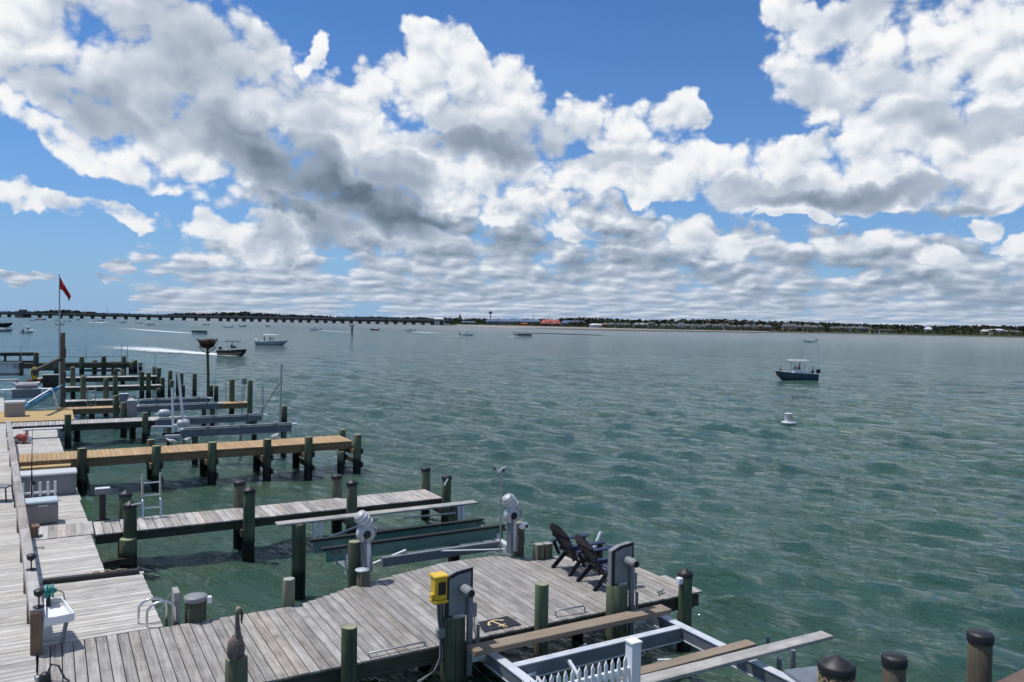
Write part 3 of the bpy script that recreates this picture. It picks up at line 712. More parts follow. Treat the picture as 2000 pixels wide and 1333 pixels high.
def boards_y(parent, x0, x1, pitch, ylo, yhi, z, mat, thick=.04, jitter=.008, rg=random.Random(2), gap=.013):
    """boards lying across (along y) laid side by side along x"""
    n = int(round((x1-x0)/pitch)); cache = {}
    for i in range(n):
        x = x0 + (i+.5)*(x1-x0)/n; a, b = ylo(x) if callable(ylo) else ylo, yhi(x) if callable(yhi) else yhi
        a += rg.uniform(-jitter, jitter); b += rg.uniform(-jitter, jitter); L = round(b-a, 2)
        if L not in cache: cache[L] = board_mesh((x1-x0)/n-gap, L, thick, mat)
        link('board', cache[L], parent, Vector((x, (a+b)/2, z-thick/2+rg.uniform(-.003,.003))) - Vector(parent.location), (0, 0, rg.uniform(-.0015,.0015)))
def boards_x(parent, y0, y1, pitch, xlo, xhi, z, mat, thick=.04, rg=random.Random(4), name='board'):
    n = int(round((y1-y0)/pitch)); cache = {}
    for i in range(n):
        y = y0 + (i+.5)*(y1-y0)/n; a, b = xlo(y), xhi(y); L = round(b-a, 1)
        if L not in cache: cache[L] = board_mesh(L, (y1-y0)/n-.012, thick, mat)
        link(name, cache[L], parent, Vector(((a+b)/2+rg.uniform(-.006,.006), y, z-thick/2+rg.uniform(-.003,.003))) - Vector(parent.location))
# --- boardwalk: two strips of bleached boards either side of a grey timber rail
def rail_x(y): return -.20 - .0535*(y-14.7)
def walk_edge(y): return 1.68 if y < 18.3 else (.98 - .03*(y-18.6) if y < 32 else .55-.03*(y-32))
bw = link('boardwalk', None, None, (0, 14, 0), label='bleached boardwalk running along the left side past every pier', cat='boardwalk', kind='structure')
boards_x(bw, 12.2, 36., .163, lambda y: -4.2, lambda y: rail_x(y)-.02, DZ+.012, M['bleached'], name='plank')
boards_x(bw, 14.9, 32., .150, lambda y: rail_x(y)+.02, walk_edge, DZ+.004, M['bleached'], name='plank')
mb = MB(); y = 36.
while y < 60:
    mb.box((-6+rail_x(y))/2, y+.08, DZ-.01, rail_x(y)+6, .153, .04); y += .163
y = 34.2
while y < 43.6: mb.box((rail_x(y)+walk_edge(y))/2, y+.08, DZ-.016, walk_edge(y)-rail_x(y), .153, .04); y += .163
mb.build('far_planks', M['bleached'], bw, world=True, kind='stuff')
for xo in (-.35, -.9, -1.5):
    MB().bar((walk_edge(16)+xo, 14.95, DZ-.16), (walk_edge(16)+xo, 18.3, DZ-.16), .07, .22).build('joist', M['beamy'], bw, world=True)
    MB().bar((walk_edge(19)+xo+.1, 18.6, DZ-.16), (walk_edge(34)+xo+.1, 43., DZ-.16), .07, .22).build('joist', M['beamy'], bw, world=True)
MB().bar((walk_edge(16)-.03, 14.95, DZ-.15), (walk_edge(16)-.03, 18.3, DZ-.15), .05, .22).build('rim_board', M['beamy'], bw, world=True)
MB().bar((walk_edge(18.7)-.03, 18.45, DZ-.15), (walk_edge(31.5)-.03, 31.6, DZ-.15), .05, .22).build('rim_board', M['beamy'], bw, world=True)
for i, y in enumerate((15.4, 17.6, 19.6, 25.6, 27.8, 30.4, 36.5, 39.5, 42.5)):
    pile_mesh(MB(), walk_edge(y)-.22, y, -2.2, DZ-.06, .12).build('pile', M['pile'], bw, world=True)
# bulkhead behind, closing the bank below the walk
bk = thing('bulkhead', 'dark timber bulkhead under the boardwalk', 'bulkhead', (-.3, 14, 0))
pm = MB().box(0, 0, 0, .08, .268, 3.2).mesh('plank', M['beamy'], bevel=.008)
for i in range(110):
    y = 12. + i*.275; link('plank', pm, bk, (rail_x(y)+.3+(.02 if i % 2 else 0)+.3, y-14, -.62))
# --- grey timber rail with posts
rl = thing('timber_rail', 'weathered grey timber rail with posts along the boardwalk', 'railing', (-.2, 14.7, DZ))
ys = [14.62, 16.15, 17.9, 20.2, 23., 26., 29.5, 33., 37., 41.]
for i, y in enumerate(ys):
    MB().box(rail_x(y), y, DZ+.335, .17, .17, .69).build('post', M['brownpost'], rl, bevel=.012, world=True)
    if i+1 < len(ys):
        a, b = y-.06 if i == 0 else y+.004, ys[i+1]-.004
        MB().bar((rail_x(a), a, DZ+.705), (rail_x(b), b, DZ+.705), .185, .05).build('rail_cap', M['graytimber'], rl, bevel=.008, world=True)
        MB().bar((rail_x(a)-.07, a, DZ+.57), (rail_x(b)-.07, b, DZ+.57), .04, .18).build('side_board', M['graytimber'], rl, world=True)
        MB().bar((rail_x(a)+.07, a+.1, DZ+.57), (rail_x(b)+.07, b, DZ+.57), .04, .18).build('side_board', M['graytimber'], rl, world=True)
# --- main pier
FARE = [(-.3,14.9),(4.,14.86),(5.3,15.42),(6.4,15.72),(7.6,16.02),(8.8,15.98),(9.5,15.45),(10.25,15.25),(11.25,13.86),(11.46,12.3)]
mp = thing('pier', 'broad weathered grey board pier in front with two blue chairs', 'pier', (5.6, 13.4, 0))
boards_y(mp, -.17, 11.44, .163, 11.93, lambda x: interp(FARE, x), DZ, M['deck'])
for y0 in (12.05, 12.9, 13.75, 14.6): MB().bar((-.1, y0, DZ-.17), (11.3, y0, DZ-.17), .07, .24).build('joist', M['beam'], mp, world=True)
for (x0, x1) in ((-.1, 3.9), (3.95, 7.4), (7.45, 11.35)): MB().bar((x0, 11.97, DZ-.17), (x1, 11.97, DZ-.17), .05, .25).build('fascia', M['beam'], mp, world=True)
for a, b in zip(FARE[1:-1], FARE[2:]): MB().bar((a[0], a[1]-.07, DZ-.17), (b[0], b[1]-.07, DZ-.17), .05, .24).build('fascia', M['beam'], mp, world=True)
MB().bar((.9, 14.83, DZ-.17), (4., 14.79, DZ-.17), .05, .24).build('fascia', M['beam'], mp, world=True)
for px, pt, y, r, mt in ((683,1225,11.78,.125,'pile'), (1058,1139,11.8,.125,'pile'), (563,1131,14.98,.115,'palepile'), (707,1113,15.42,.135,'palepile')):
    pile_part(mp, px, pt, y, r=r, mat=mt)
pile_part(mp, 1338, 1120, 11.8, r=.135, cap='cone')
pile_part(mp, 382, 1166, 14.98, r=.185)
pile_part(mp, 1165, 1070, 14.92, r=.12, cap='cone')
for x in (2.3, 6., 9.4): pile_part(mp, y=13.4, x=x, zt=DZ-.3, r=.12)
q = aty(382, 1166, 14.98); MB().lathe([(.196,q.z-.06),(.2,q.z+.005),(.19,q.z+.02),(0,q.z+.022)], q.x, q.y, 0, 20).build('flat_lid', M['grey'], mp, world=True)
MB().box(q.x+.22, q.y-.05, q.z-.07, .09, .1, .12).build('light_box', M['white'], mp, bevel=.01, world=True)
q = aty(707, 1113, 15.42); MB().lathe([(.137,q.z-.012),(.138,q.z+.006),(0,q.z+.008)], q.x, q.y, 0, 18).build('pale_top', M['bluelid'], mp, world=True)
q = aty(1338, 1120, 11.8); MB().box(q.x-.16, q.y-.02, q.z-.12, .1, .12, .12).build('light_box', M['white'], mp, bevel=.01, world=True)
q = aty(1165, 1070, 14.92); MB().tube([(q.x-.15,q.y-.1,q.z-.28),(q.x-.15,q.y-.1,q.z+.02),(q.x+.02,q.y-.14,q.z+.40)], .038, 8).build('white_pipe', M['white'], mp, world=True)
for k in range(2): MB().box(9.62+.21*k, 15.3-.02*k, DZ+.17, .19, .2, .34).build('block', M['palepile'], mp, bevel=.01, world=True)
MB().bar((11.35, 12.35, DZ-.10), (11.62, 12.35, DZ-.10), .2, .04).build('step', M['grey'], mp, bevel=.006, world=True)
MB().bar((11.56, 12.35, DZ-.5), (11.56, 12.35, DZ-.12), .05, .05).build('step_post', M['grey'], mp, world=True)
def handle(a, b, h):
    a, b = Vector(a), Vector(b); u = (b-a).normalized(); z = Vector((0,0,1)); t = thing('grab_bar', '', 'grab bar', (a.x, a.y, a.z)); o = a
    pts = [Vector((0,0,0)), z*h*.75, u*h*.3+z*h, (b-a)-u*h*.3+z*h, (b-a)+z*h*.75, b-a]
    MB().tube(pts, .016, 8).build('bar', M['steel'], t)
    for q in (Vector((0,0,0)), b-a): MB().lathe([(.04,0),(.04,.008),(0,.009)], q.x, q.y, 0, 10).build('foot_plate', M['steel'], t)
    return t
handle(at(720,1285,DZ), at(830,1262,DZ), .07)['label'] = 'long low steel grab bar on pier edge left of the yellow box'
handle(at(1085,1205,DZ), at(1142,1196,DZ), .12)['label'] = 'short steel grab bar on pier edge right of the anchor mat'
def cleat(p, rz, label):
    t = thing('dock_cleat', label, 'cleat', p, rz)
    MB().tube([(-.14,0,.075),(-.06,0,.06),(.06,0,.06),(.14,0,.075)], [.012,.018,.018,.012], 8).build('horn', M['steel'], t)
    for s in (-.05,.05): MB().tube([(s,0,0),(s,0,.06)], [.022,.016], 8).build('foot', M['steel'], t)
cleat(at(1290,1161,DZ), .3, 'steel dock cleat at right end of the broad pier')
# --- grey finger pier
gp = thing('pier', 'narrow grey finger pier with black pointed pile caps', 'pier', (5.5, 22.6, 0))
boards_y(gp, .95, 10.33, .2, 21.93, 23.3, DZ, M['greypier'])
boards_y(gp, -.45, .93, .2, 21.95, 23.28, DZ+.03, M['greypier'])
for y0 in (21.99, 22.6, 23.24): MB().bar((.95, y0, DZ-.15), (10.25, y0, DZ-.15), .06, .21).build('stringer', M['beam'], gp, world=True)
for px, pt, y, c in ((255,985,21.78,'cone'),(485,957,21.78,'cone'),(688,942,21.78,'cone'),(870,931,21.78,'flat'),(240,965,23.42,'cone'),(467,942,23.42,'flat'),(660,930,23.42,'flat'),(832,915,23.42,'flat')):
    pile_part(gp, px, pt, y, r=.155 if px < 700 else .14, cap=c, mat='palepile' if px in (832,660,467) else 'pile', lean=(.05 if px == 240 else 0, 0))
for px in (485, 688, 870):
    x = aty(px, 990, 21.78).x
    for zz in (DZ-.34,): MB().bar((x-.16, 21.7, zz), (x-.16, 23.5, zz), .06, .18).build('cross_beam', M['beamy'], gp, world=True)
x = aty(250, 1040, 21.6).x; pile_mesh(MB(), x, 21.6, -2.2, DZ-.1, .2).build('pile', M['pile'], gp, world=True)
MB().bar((.7, 21.2, .45), (1.75, 21.45, .45), .08, .16).build('brace', M['beam'], gp, world=True)
x = aty(885, 965, 21.9).x; MB().box(10.36, 22.1, DZ-.12, .06, .4, .3).build('end_board', M['beamy'], gp, world=True)
q = aty(870, 940, 21.62); MB().bar((q.x-.04,21.6,q.z-.12),(q.x+.08,21.6,q.z+.08), .03, .04).build('tag', M['white'], gp, world=True)
q = aty(262, 985, 21.6); MB().bar((q.x-.06,21.6,q.z-.02),(q.x+.16,21.55,q.z+.02), .03, .03).build('tag', M['white'], gp, world=True)
# --- tan pier
TZ = 1.33
tp = thing('pier', 'new tan timber pier on dark green piles in the middle distance', 'pier', (5, 33, 0))
boards_y(tp, -1., 10.95, .145, 32.15, 33.95, TZ, M['tan'], gap=.006)
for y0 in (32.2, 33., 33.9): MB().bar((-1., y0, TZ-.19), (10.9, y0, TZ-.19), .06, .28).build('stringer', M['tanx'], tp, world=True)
for i, (px, pt) in enumerate(((160,876),(305,871),(413,864),(521,858),(602,854),(697,849))):
    x = aty(px, pt, 32.02).x; zt = aty(px, pt, 32.02).z
    pile_part(tp, px, pt, 32.02, r=.16); pile_part(tp, y=34.08, x=x+.05, zt=TZ-.05 if i not in (1, 5) else zt-.05, r=.15)
    for zz, xo in ((TZ-.42, -.2), (TZ-.42, .2), (.35, .2)):
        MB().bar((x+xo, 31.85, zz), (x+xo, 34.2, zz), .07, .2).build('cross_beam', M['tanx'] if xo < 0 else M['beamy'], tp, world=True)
lone_pile(665, 882, 'lone green mooring pile between the tan pier and the grey finger pier', base=(926,0), r=.14)
# --- piers further along
def far_pier(y, x0, x1, z, w, mat, label, piles, fas=.25, bm='beam', pitch=.2, r=.13):
    t = thing('pier', label, 'pier', ((x0+x1)/2, y, 0))
    boards_y(t, x0, x1, pitch, y, y+w, z, M[mat], rg=random.Random(int(y)))
    for yy in (y+.05, y+w-.06): MB().bar((x0, yy, z-.04-fas/2), (x1, yy, z-.04-fas/2), .06, fas).build('stringer', M[bm], t, world=True)
    for px, pt, off in piles: pile_part(t, px, pt, y+off, r=r)
    return t
far_pier(43.9, -1.6, 6.2, DZ+.1, 1.5, 'farwood', 'grey plank pier beyond the tan pier', [(133,810,-.12),(283,806,-.12),(150,826,1.62),(260,826,1.62)], .3, 'beam', .15, .15)
far_pier(50.6, .2, 10.6, DZ+.12, 1.1, 'tan', 'thin tan pier with two tall dark posts at its end', [(488,743,-.1),(453,741,1.2),(250,812,-.1),(350,812,-.1)], .28, 'tanx', .3, .16)
far_pier(55.8, .6, 4.6, DZ+.05, 1.1, 'farwood', 'short pier with dark fascia and a ladder behind the flag pole', [(163,735,1.3),(207,739,1.3),(240,790,-.1),(180,790,-.1)], .3, 'beam', .4, .16)
far_pier(67.1, .6, 7.5, DZ, 1.2, 'farwood', 'fifth pier with dark piles and white ladder rail', [(277,727,-.1),(290,728,-.1),(317,737,1.3),(226,735,-.1),(143,717.5,1.4)], .3, 'beam', .5, .17)
far_pier(77.2, -1.3, 8.4, DZ, 1.3, 'farwood', 'sixth pier seen edge on behind the ladder', [(143,717,-.1),(226,720,-.1),(310,719,-.1),(301,717,1.4),(240,722,1.4),(163,733,-.1),(207,737,-.1),(120,733,-.1),(90,731,1.4)], .35, 'beam', .5, .18)
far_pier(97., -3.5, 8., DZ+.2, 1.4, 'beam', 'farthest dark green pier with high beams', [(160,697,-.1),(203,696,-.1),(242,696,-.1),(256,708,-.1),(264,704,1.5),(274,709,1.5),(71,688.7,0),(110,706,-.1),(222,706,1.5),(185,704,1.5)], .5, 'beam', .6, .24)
for (px, pt, b, lab) in ((332,724,(776,0),'tall dark pile left of the leaning white pipe'),(335,743,(778,0),'dark pile in front of the taller one by the leaning white pipe'),(354,729,(776,0),'dark pile just right of the leaning white pipe'),
    (357,752,(777,0),'short brown green pile right of the leaning white pipe'),(380,730.6,(775,0),'tallest green pile standing alone left of the nest pole'),(412,753,(778,0),'short pile at the foot of the nest pole'),
    (422,754,(786,0),'green pile right of the nest pole'),(317.5,738,(778,0),'dark pile left of the pair by the white ladder'),(310,759,(780,0),'low green pile with flat top beside the far white ladder'),(347.5,727,(772,0),'slim dark pile directly behind the leaning white pipe'),(555,793,(835,0),'dark split pile standing off the ends of grey lift beams')):
    lone_pile(px, pt, lab, base=b, r=.16 if px != 555 else .17)
# upper beam frames on the farthest pier
fr = thing('boat_lift', 'dark green overhead lift beams on the farthest pier', 'boat lift', (4, 97, 0))
for a, b, py, h in ((163,248,715,.45),(75,140,722,.25),(163,240,724,.25)):
    p, q = aty(a, py, 96.6), aty(b, py, 96.6); MB().bar(p, q, .3, h).build('beam', M['beam'], fr, world=True)
for px in (76, 120, 170): p = aty(px, 715, 96.5); MB().bar((p.x, p.y, .9), p, .2, .2).build('upright', M['beam'], fr, world=True)
p, q = aty(75, 697, 98), aty(250, 696, 98); solo(MB().tube([p, (p+q)/2-Vector((0,0,.05)), q], .03, 5), 'wire_line', M['cord'], 'thin line strung between the farthest piles', 'line')
p, q = aty(0, 692.5, 122), aty(70, 692, 122); t = thing('canopy_beam', 'long dark beam over the water at the far left edge', 'beam', p)
MB().bar(p, q, .4, .45).build('upper_beam', M['beam'], t, world=True); MB().bar(p-Vector((0,0,1.)), q-Vector((0,0,1.)), .4, .3).build('lower_beam', M['beam'], t, world=True)
for px in (10, 40, 68): a = aty(px, 692, 122); MB().bar((a.x,122,-2), a, .3, .3).build('upright', M['beam'], t, world=True)
# --- grey aluminium boat lifts beyond the tan pier
def alu_lift(pxa, pxb, pya, pyb, z, label, h=.3, boards=True, posts=()):
    a, b = at(pxa, pya, z), at(pxb, pyb, z); b.y = a.y = (a.y+b.y)/2; t = thing('boat_lift', label, 'boat lift', (a.x, a.y, 0))
    MB().bar(a-Vector((0,0,.03)), b-Vector((0,0,.03)), .3, .05).build('walk_board', M['alu'], t, world=True)
    for dz, ww in ((h*.5, .06),): MB().bar(a-Vector((0,.02,.055+dz)), b-Vector((.25,.02,.055+dz)), ww, h).build('web', M['aluweb'], t, world=True)
    MB().bar(a-Vector((0,0,.08+h)), b-Vector((.3,0,.08+h)), .24, .04).build('lower_flange', M['aluweb'], t, world=True)
    for f in (.12, .88): q = a.lerp(b, f); pile_mesh(MB(), q.x, q.y+.02, -2.2, z-.1-h, .13).build('pile', M['pile'], t, world=True)
    MB().tube([a+Vector((.1,-.22,.04)), b+Vector((-.3,-.22,.04))], .035, 8).build('drive_shaft', M['steel'], t, world=True)
    for f in (.22, .5, .8): q = a.lerp(b, f); MB().box(q.x, q.y-.22, q.z+.03, .09, .14, .12).build('bearing', M['greybox'], t, world=True)
    for f in (.2, .82): q = a.lerp(b, f); MB().tube([q+Vector((0,-.22,0)), q+Vector((.02,-.24,-1.))], .012, 5).build('cable', M['steel'], t, world=True)
    return t
alu_lift(272,415,781,776.5,1.62,'rearmost grey aluminium lift beam behind the tan pier',.18)
alu_lift(266,437,791.5,788,1.6,'second grey aluminium lift beam from the back',.22)
alu_lift(302,525,816.5,810.5,1.6,'third grey lift beam with white motor at its left end',.22)
alu_lift(352,580,838,826.5,1.6,'nearest grey lift beam right behind the tan pier',.26)
t = thing('lift_bunk', 'white lift bunk rail below the nearest grey lift beam', 'lift bunk', at(450,848,1.2))
MB().bar(at(322,853,1.15), at(572,842,1.15), .16, .12).build('rail', M['alu'], t, world=True); MB().bar(at(318,849,1.15), at(352,847,1.15), .2, .16).build('carpet_end', M['carpet'], t, world=True)
for px in (335, 470, 555): q = at(px, 850-.04*(px-322), 1.15); MB().bar((q.x,q.y,-1),(q.x,q.y,1.1), .12, .12).build('post', M['steel'], t, world=True)
t = thing('lift_bunk', 'thin white bunk board left of the white lift motor', 'lift bunk', at(340,834,1.5)); MB().bar(at(296,834,1.5), at(350,833,1.5), .14, .06).build('rail', M['alu'], t, world=True)
def gear_motor_small(px, py, y, label):
    q = aty(px, py, y); t = thing('lift_motor', label, 'lift motor', q)
    MB().lathe([(.02,-.28),(.15,-.27),(.2,-.18),(.21,.1),(.16,.22),(.02,.25)], n=14, axis='x').build('motor_housing', M['motor'], t)
    MB().box(-.12,0,-.22,.3,.3,.2).build('gear_box', M['white'], t, bevel=.03); MB().box(-.36,0,-.03,.16,.12,.06).build('drive_end', M['white'], t, bevel=.01)
    MB().bar((0,0,-.9),(0,0,-.3),.12,.12).build('bracket', M['steel'], t)
gear_motor_small(322,808,42.,'white lift motor at the left end of the third grey beam'); gear_motor_small(359,828,38.,'white lift motor on the nearest grey lift beam')
for px, py0, py1, y, lab in ((258,783,818,46.,'grey control box left of the second lift beam'),(242,770,798,50.,'grey control box left of the rearmost lift beam')):
    a, b = aty(px, py0, y), aty(px, py1, y); t = thing('control_box', lab, 'box', b); h = a.z-b.z
    MB().box(0,0,h/2+.05,.44,.3,h-.1).build('case', M['greybox'], t, bevel=.02); MB().box(0,-.01,h+.02,.48,.34,.04).build('lid', M['alu'], t, bevel=.01); pile_mesh(MB(), -.38, .3, -3.2-b.z, h*.9, .16).build('pile', M['pile'], t)
def pipe(px0, py0, px1, py1, y, label, r=.045, mat='white', cat='pipe', name='guide_pipe'):
    a, b = aty(px0, py0, y), aty(px1, py1, y); return solo(MB().tube([b, (a+b)/2, a], r, 8), name, M[mat], label, cat)
pipe(336,758,338,846,38.3,'upright white guide pipe on the near grey lift',.05); pipe(348,724,358,822,39.5,'leaning tall white guide pipe over the grey lifts',.06)
pipe(513,755,513,812,40.,'short grey guide pole at the right end of the third lift beam',.035,'steel'); pipe(550,712,547,828,38.6,'tall grey guide pole at the right end of the nearest lift beam',.05,'steel')
pipe(549,745,508,808,39.5,'thin brace slanting between two grey guide poles',.02,'cord','brace','brace')
for px, p0, p1, y, lab in ((168,676,714,97,'thin whip pole above the far left pile pair'),(237,673,712,97,'left one of the two whip poles near the far black boat wake'),(249,675,712,97,'right one of the two whip poles near the far black boat wake'),(303,690,722,77,'thin whip pole on the sixth pier'),(420,741,770,64,'thin pole beside the nest pole'),(441,747,790,52,'thin steel pole left of the two tall dark posts'),(473,758,808,51,'thin steel pole between the two tall dark posts'),(41,677,716,98,'thin whip pole on the far left railing')):
    pipe(px, p0, px, p1, y, lab, .03, 'steel', 'pole', 'whip_pole')
q = aty(477,745,52); t = thing('lamp_box', 'small grey box lamp hanging beside the tall dark end post', 'lamp', q); MB().box(0,0,0,.28,.22,.4).build('case', M['grey'], t, bevel=.03); MB().bar((0,0,-1.5),(0,0,-.2),.05,.05).build('arm', M['steel'], t)
# ladders
def ladder(px0, px1, py0, py1, y, label, rungs=4, mat='chrome', hoop=0.):
    a, b = aty(px0, py0, y), aty(px1, py0, y); zb = aty((px0+px1)/2, py1, y).z; t = thing('ladder', label, 'ladder', (a.x, y, zb)); w = b.x-a.x; H = a.z-zb
    for x in (0, w): MB().tube([(x,0,0),(x,0,H)], .03, 8).build('rail', M[mat], t)
    for i in range(rungs): MB().tube([(0,0,H*(i+.3)/rungs),(w,0,H*(i+.3)/rungs)], .024, 8).build('rung', M[mat], t)
    if hoop:
        for x in (0, w): MB().tube([(x,-.12,H*.02),(x,-.12,hoop),(x,-.02,hoop+.1),(x,.04,hoop)], .028, 8).build('hand_hoop', M[mat], t)
    return t
ladder(278,313,927,1048,23.2,'tall steel swim ladder raised on the grey finger pier',5,'chrome',.95)
ladder(171,187,758,795,55.7,'dark ladder on the short pier behind the flag pole',4,'steel'); ladder(270,281,708,758,67,'pale ladder between far piles left of the low green pile',5,'chrome')
# --- lift between the broad pier and the grey finger pier
lf = thing('boat_lift', 'boat lift with dark carpeted bunks behind the broad pier', 'boat lift', (7.5, 17.5, 0))
LW = 1.72
MB().bar((4.5,18.5,LW-.03),(9.66,18.5,LW-.03), .3, .05).build('walk_plank', M['oldplank'], lf, bevel=.008, world=True)
pile_mesh(MB(), 5.0, 18.45, -2.2, LW-.06, .16).build('pile', M['pile'], lf, world=True); pile_mesh(MB(), 9.05, 18.5, -2.2, LW-.06, .15).build('pile', M['pile'], lf, world=True)
for x in (5.35, 5.5, 9.1, 9.22): MB().bar((x,18.38,1.15),(x,18.38,LW-.06), .05, .09).build('hanger', M['alu'], lf, world=True)
MB().tube([(5.3,18.3,1.2),(6.9,18.38,LW-.15)], .03, 6).build('brace', M['steel'], lf, world=True); MB().tube([(7.6,18.38,LW-.2),(9.,18.35,1.5)], .025, 6).build('brace', M['steel'], lf, world=True)
for y, x0, x1 in ((17.9,5.1,9.55),(17.12,5.15,9.75)):
    MB().bar((x0,y,1.38),(x1,y,1.38), .13, .06).build('bunk_carpet', M['carpet'], lf, bevel=.01, world=True)
    MB().bar((x0+.1,y,1.21),(x1-.05,y,1.21), .05, .27).build('bunk_channel', M['teal'], lf, world=True)
for x0, y in ((9.42,17.9),(9.6,17.12),(5.4,17.12)):
    for k in range(2): MB().lathe([(.035,-.05),(.035,.05)], x0+.14*k, y, 1.28, 10, axis='y').build('roller', M['brownwood'], lf, world=True)
MB().bar((6.4,16.75,1.03),(9.4,16.75,1.03), .14, .2).build('lower_beam', M['greybox'], lf, world=True)
for x in (5.75, 9.5): MB().bar((x,15.9,1.0),(x,18.3,1.0), .16, .2).build('cross_beam', M['alu'], lf, world=True)
for x in (5.72, 9.55):
    for y in (17.12, 17.9): MB().bar((x,y,.75),(x,y,1.2), .1, .06).build('upright', M['alu'], lf, world=True)
MB().tube([(6.2,16.9,.95),(7.,16.8,1.2)], .03, 6).build('brace', M['white'], lf, world=True); MB().tube([(7.8,16.7,1.1),(9.3,16.3,1.05)], .02, 6).build('brace', M['white'], lf, world=True)
def lift_motor_white(px, pyt, y, pile_top, label, pyb):
    """white geared motor standing on a lift pile"""
    q = aty(px, pyt, y); b = aty(px, pyb, y); t = thing('lift_motor', label, 'lift motor', (q.x, y, b.z)); H = q.z-b.z
    MB().bar((-.02,-.02,0),(-.02,-.02,H*.62), .2, .07).build('column', M['aluweb'], t, bevel=.008); MB().bar((.09,-.05,.05),(.06,-.05,H*.5), .06, .1).build('channel', M['alu'], t, bevel=.006)
    MB().lathe([(.05,-.1),(.17,-.095),(.19,-.04),(.19,.06),(.15,.1),(.02,.11)], .02, -.02, H*.66, 20, axis='y').build('gear_case', M['motor'], t)
    MB().lathe([(.075,-.006),(.085,.0),(.0,.004)], .02, -.128, H*.66, 16, axis='y').build('shaft_cover', M['black'], t)
    MB().bar((.06,0,H*.70),(.24,0,H*.66), .18, .2).build('gear_plate', M['grey'], t, bevel=.02)
    mb = MB(); mb.lathe([(.02,-.2),(.115,-.19),(.14,-.12),(.14,.1),(.12,.15),(.03,.17)], 0, 0, 0, 16); mb.xform(Matrix.Translation((-.03,0,H*.90)) @ Matrix.Rotation(RAD(-38), 4, 'Y')); m = mb.build('motor_body', M['motor'], t)
    for k in (-.12, -.02, .07):
        mb = MB(); mb.lathe([(.135,-.014),(.152,-.01),(.152,.01),(.135,.014)], 0, 0, k, 16); mb.xform(Matrix.Translation((-.03,0,H*.90)) @ Matrix.Rotation(RAD(-38), 4, 'Y')); mb.build('band', M['alu'], m)
    MB().bar((.03,-.06,H*.80),(.1,-.06,H*.76), .1, .1).build('terminal_box', M['black'], t, bevel=.01)
    MB().bar((.13,-.08,H*.02),(.13,-.08,H*.3), .05, .05).build('switch', M['grey'], t, bevel=.005)
    return t
pile_mesh(MB(), aty(692,1058,15.86).x, 15.86, -2.2, aty(692,1058,15.86).z, .13).build('pile', M['pile'], lf, world=True)
pile_mesh(MB(), aty(1012,1020,15.95).x, 15.95, -2.2, aty(1012,1020,15.95).z, .15).build('pile', M['pile'], lf, world=True)
lift_motor_white(712, 1003, 15.66, 0, 'white lift motor on pile behind the broad pier left of the yellow box', 1118)
lift_motor_white(998, 968, 15.72, 0, 'white lift motor beside the weather vane pole', 1080)
q = aty(1022,1027,15.6); t = thing('switch_box', 'small pale switch box hung right of the lift motor', 'box', q); MB().box(0,0,0,.17,.12,.14).build('case', M['white'], t, bevel=.015); MB().box(.05,-.065,-.01,.07,.01,.07).build('dial', M['black'], t); MB().tube([(0,0,-.05),(.02,-.02,-.3),(.0,0,-.55)], .012, 6).build('cord', M['cord'], t)
t = thing('weather_vane', 'slim pole with spinning wind cups behind the broad pier', 'weather vane', (aty(977,1060,15.9).x, 15.9, .8)); zt = aty(977,918,15.9).z-.8
MB().tube([(0,0,0),(0,0,zt)], .02, 8).build('pole', M['steel'], t)
for a in (20, 140, 260):
    c, s = math.cos(RAD(a)), math.sin(RAD(a)); MB().tube([(0,0,zt-.02),(.15*c,.15*s,zt+.02)], .007, 6).build('cup_arm', M['steel'], t); MB().lathe([(.005,-.03),(.035,-.02),(.042,.01),(.0,.012)], .16*c, .16*s, zt+.02, 10, axis='x').build('cup', M['black'], t)
MB().bar((-.1,0,zt-.05),(.13,0,zt+.05), .012, .06).build('vane', M['white'], t)
# --- lift in front of the broad pier
l1 = thing('boat_lift', 'front boat lift with silver cradle beams and brown walk boards', 'boat lift', (8, 10.3, 0))
def ibeam(a, b, w, h, name='cradle_beam'):
    a, b = Vector(a), Vector(b); up = Vector((0,0,1)); o = MB().bar(a-up*.012, b-up*.012, w, .024).build(name, M['alu'], l1, bevel=.003, world=True)
    side = (b-a).cross(up).normalized()
    w_ = MB().bar(a-up*(h/2), b-up*(h/2), w*.86, h-.05); w_.build('web', M['aluweb'], l1, world=True); MB().bar(a-up*(h-.012), b-up*(h-.012), w, .024).build('flange', M['alu'], l1, bevel=.003, world=True)
CZ = .98
ibeam((6.32,11.55,CZ), (6.32,8.2,CZ), .16, .24); ibeam((9.93,11.55,CZ), (9.93,8.2,CZ), .16, .24); ibeam((6.41,10.85,CZ-.002), (9.84,10.85,CZ-.002), .15, .26)
MB().bar((5.86,11.33,CZ+.14),(9.96,11.33,CZ+.14), .30, .09).build('walk_board', M['composite'], l1, bevel=.006, world=True)
MB().bar((7.3,9.42,CZ+.14),(10.16,9.42,CZ+.14), .22, .07).build('walk_board', M['composite'], l1, bevel=.006, world=True)
MB().bar((7.2,9.12,CZ+.17),(11.55,9.02,CZ+.17), .26, .06).build('bunk_plank', M['oldplank'], l1, bevel=.006, world=True)
for a, b in (((6.9,11.2,.7),(6.4,9.6,.85)), ((9.5,11.2,.6),(9.3,10.9,.9)), ((7.0,9.0,.55),(7.35,10.7,.9)), ((8.8,10.2,.8),(9.9,9.6,.85)), ((6.5,10.7,.8),(8.2,11.4,.75))): MB().bar(a, b, .05, .05).build('brace', M['alu'], l1, world=True)
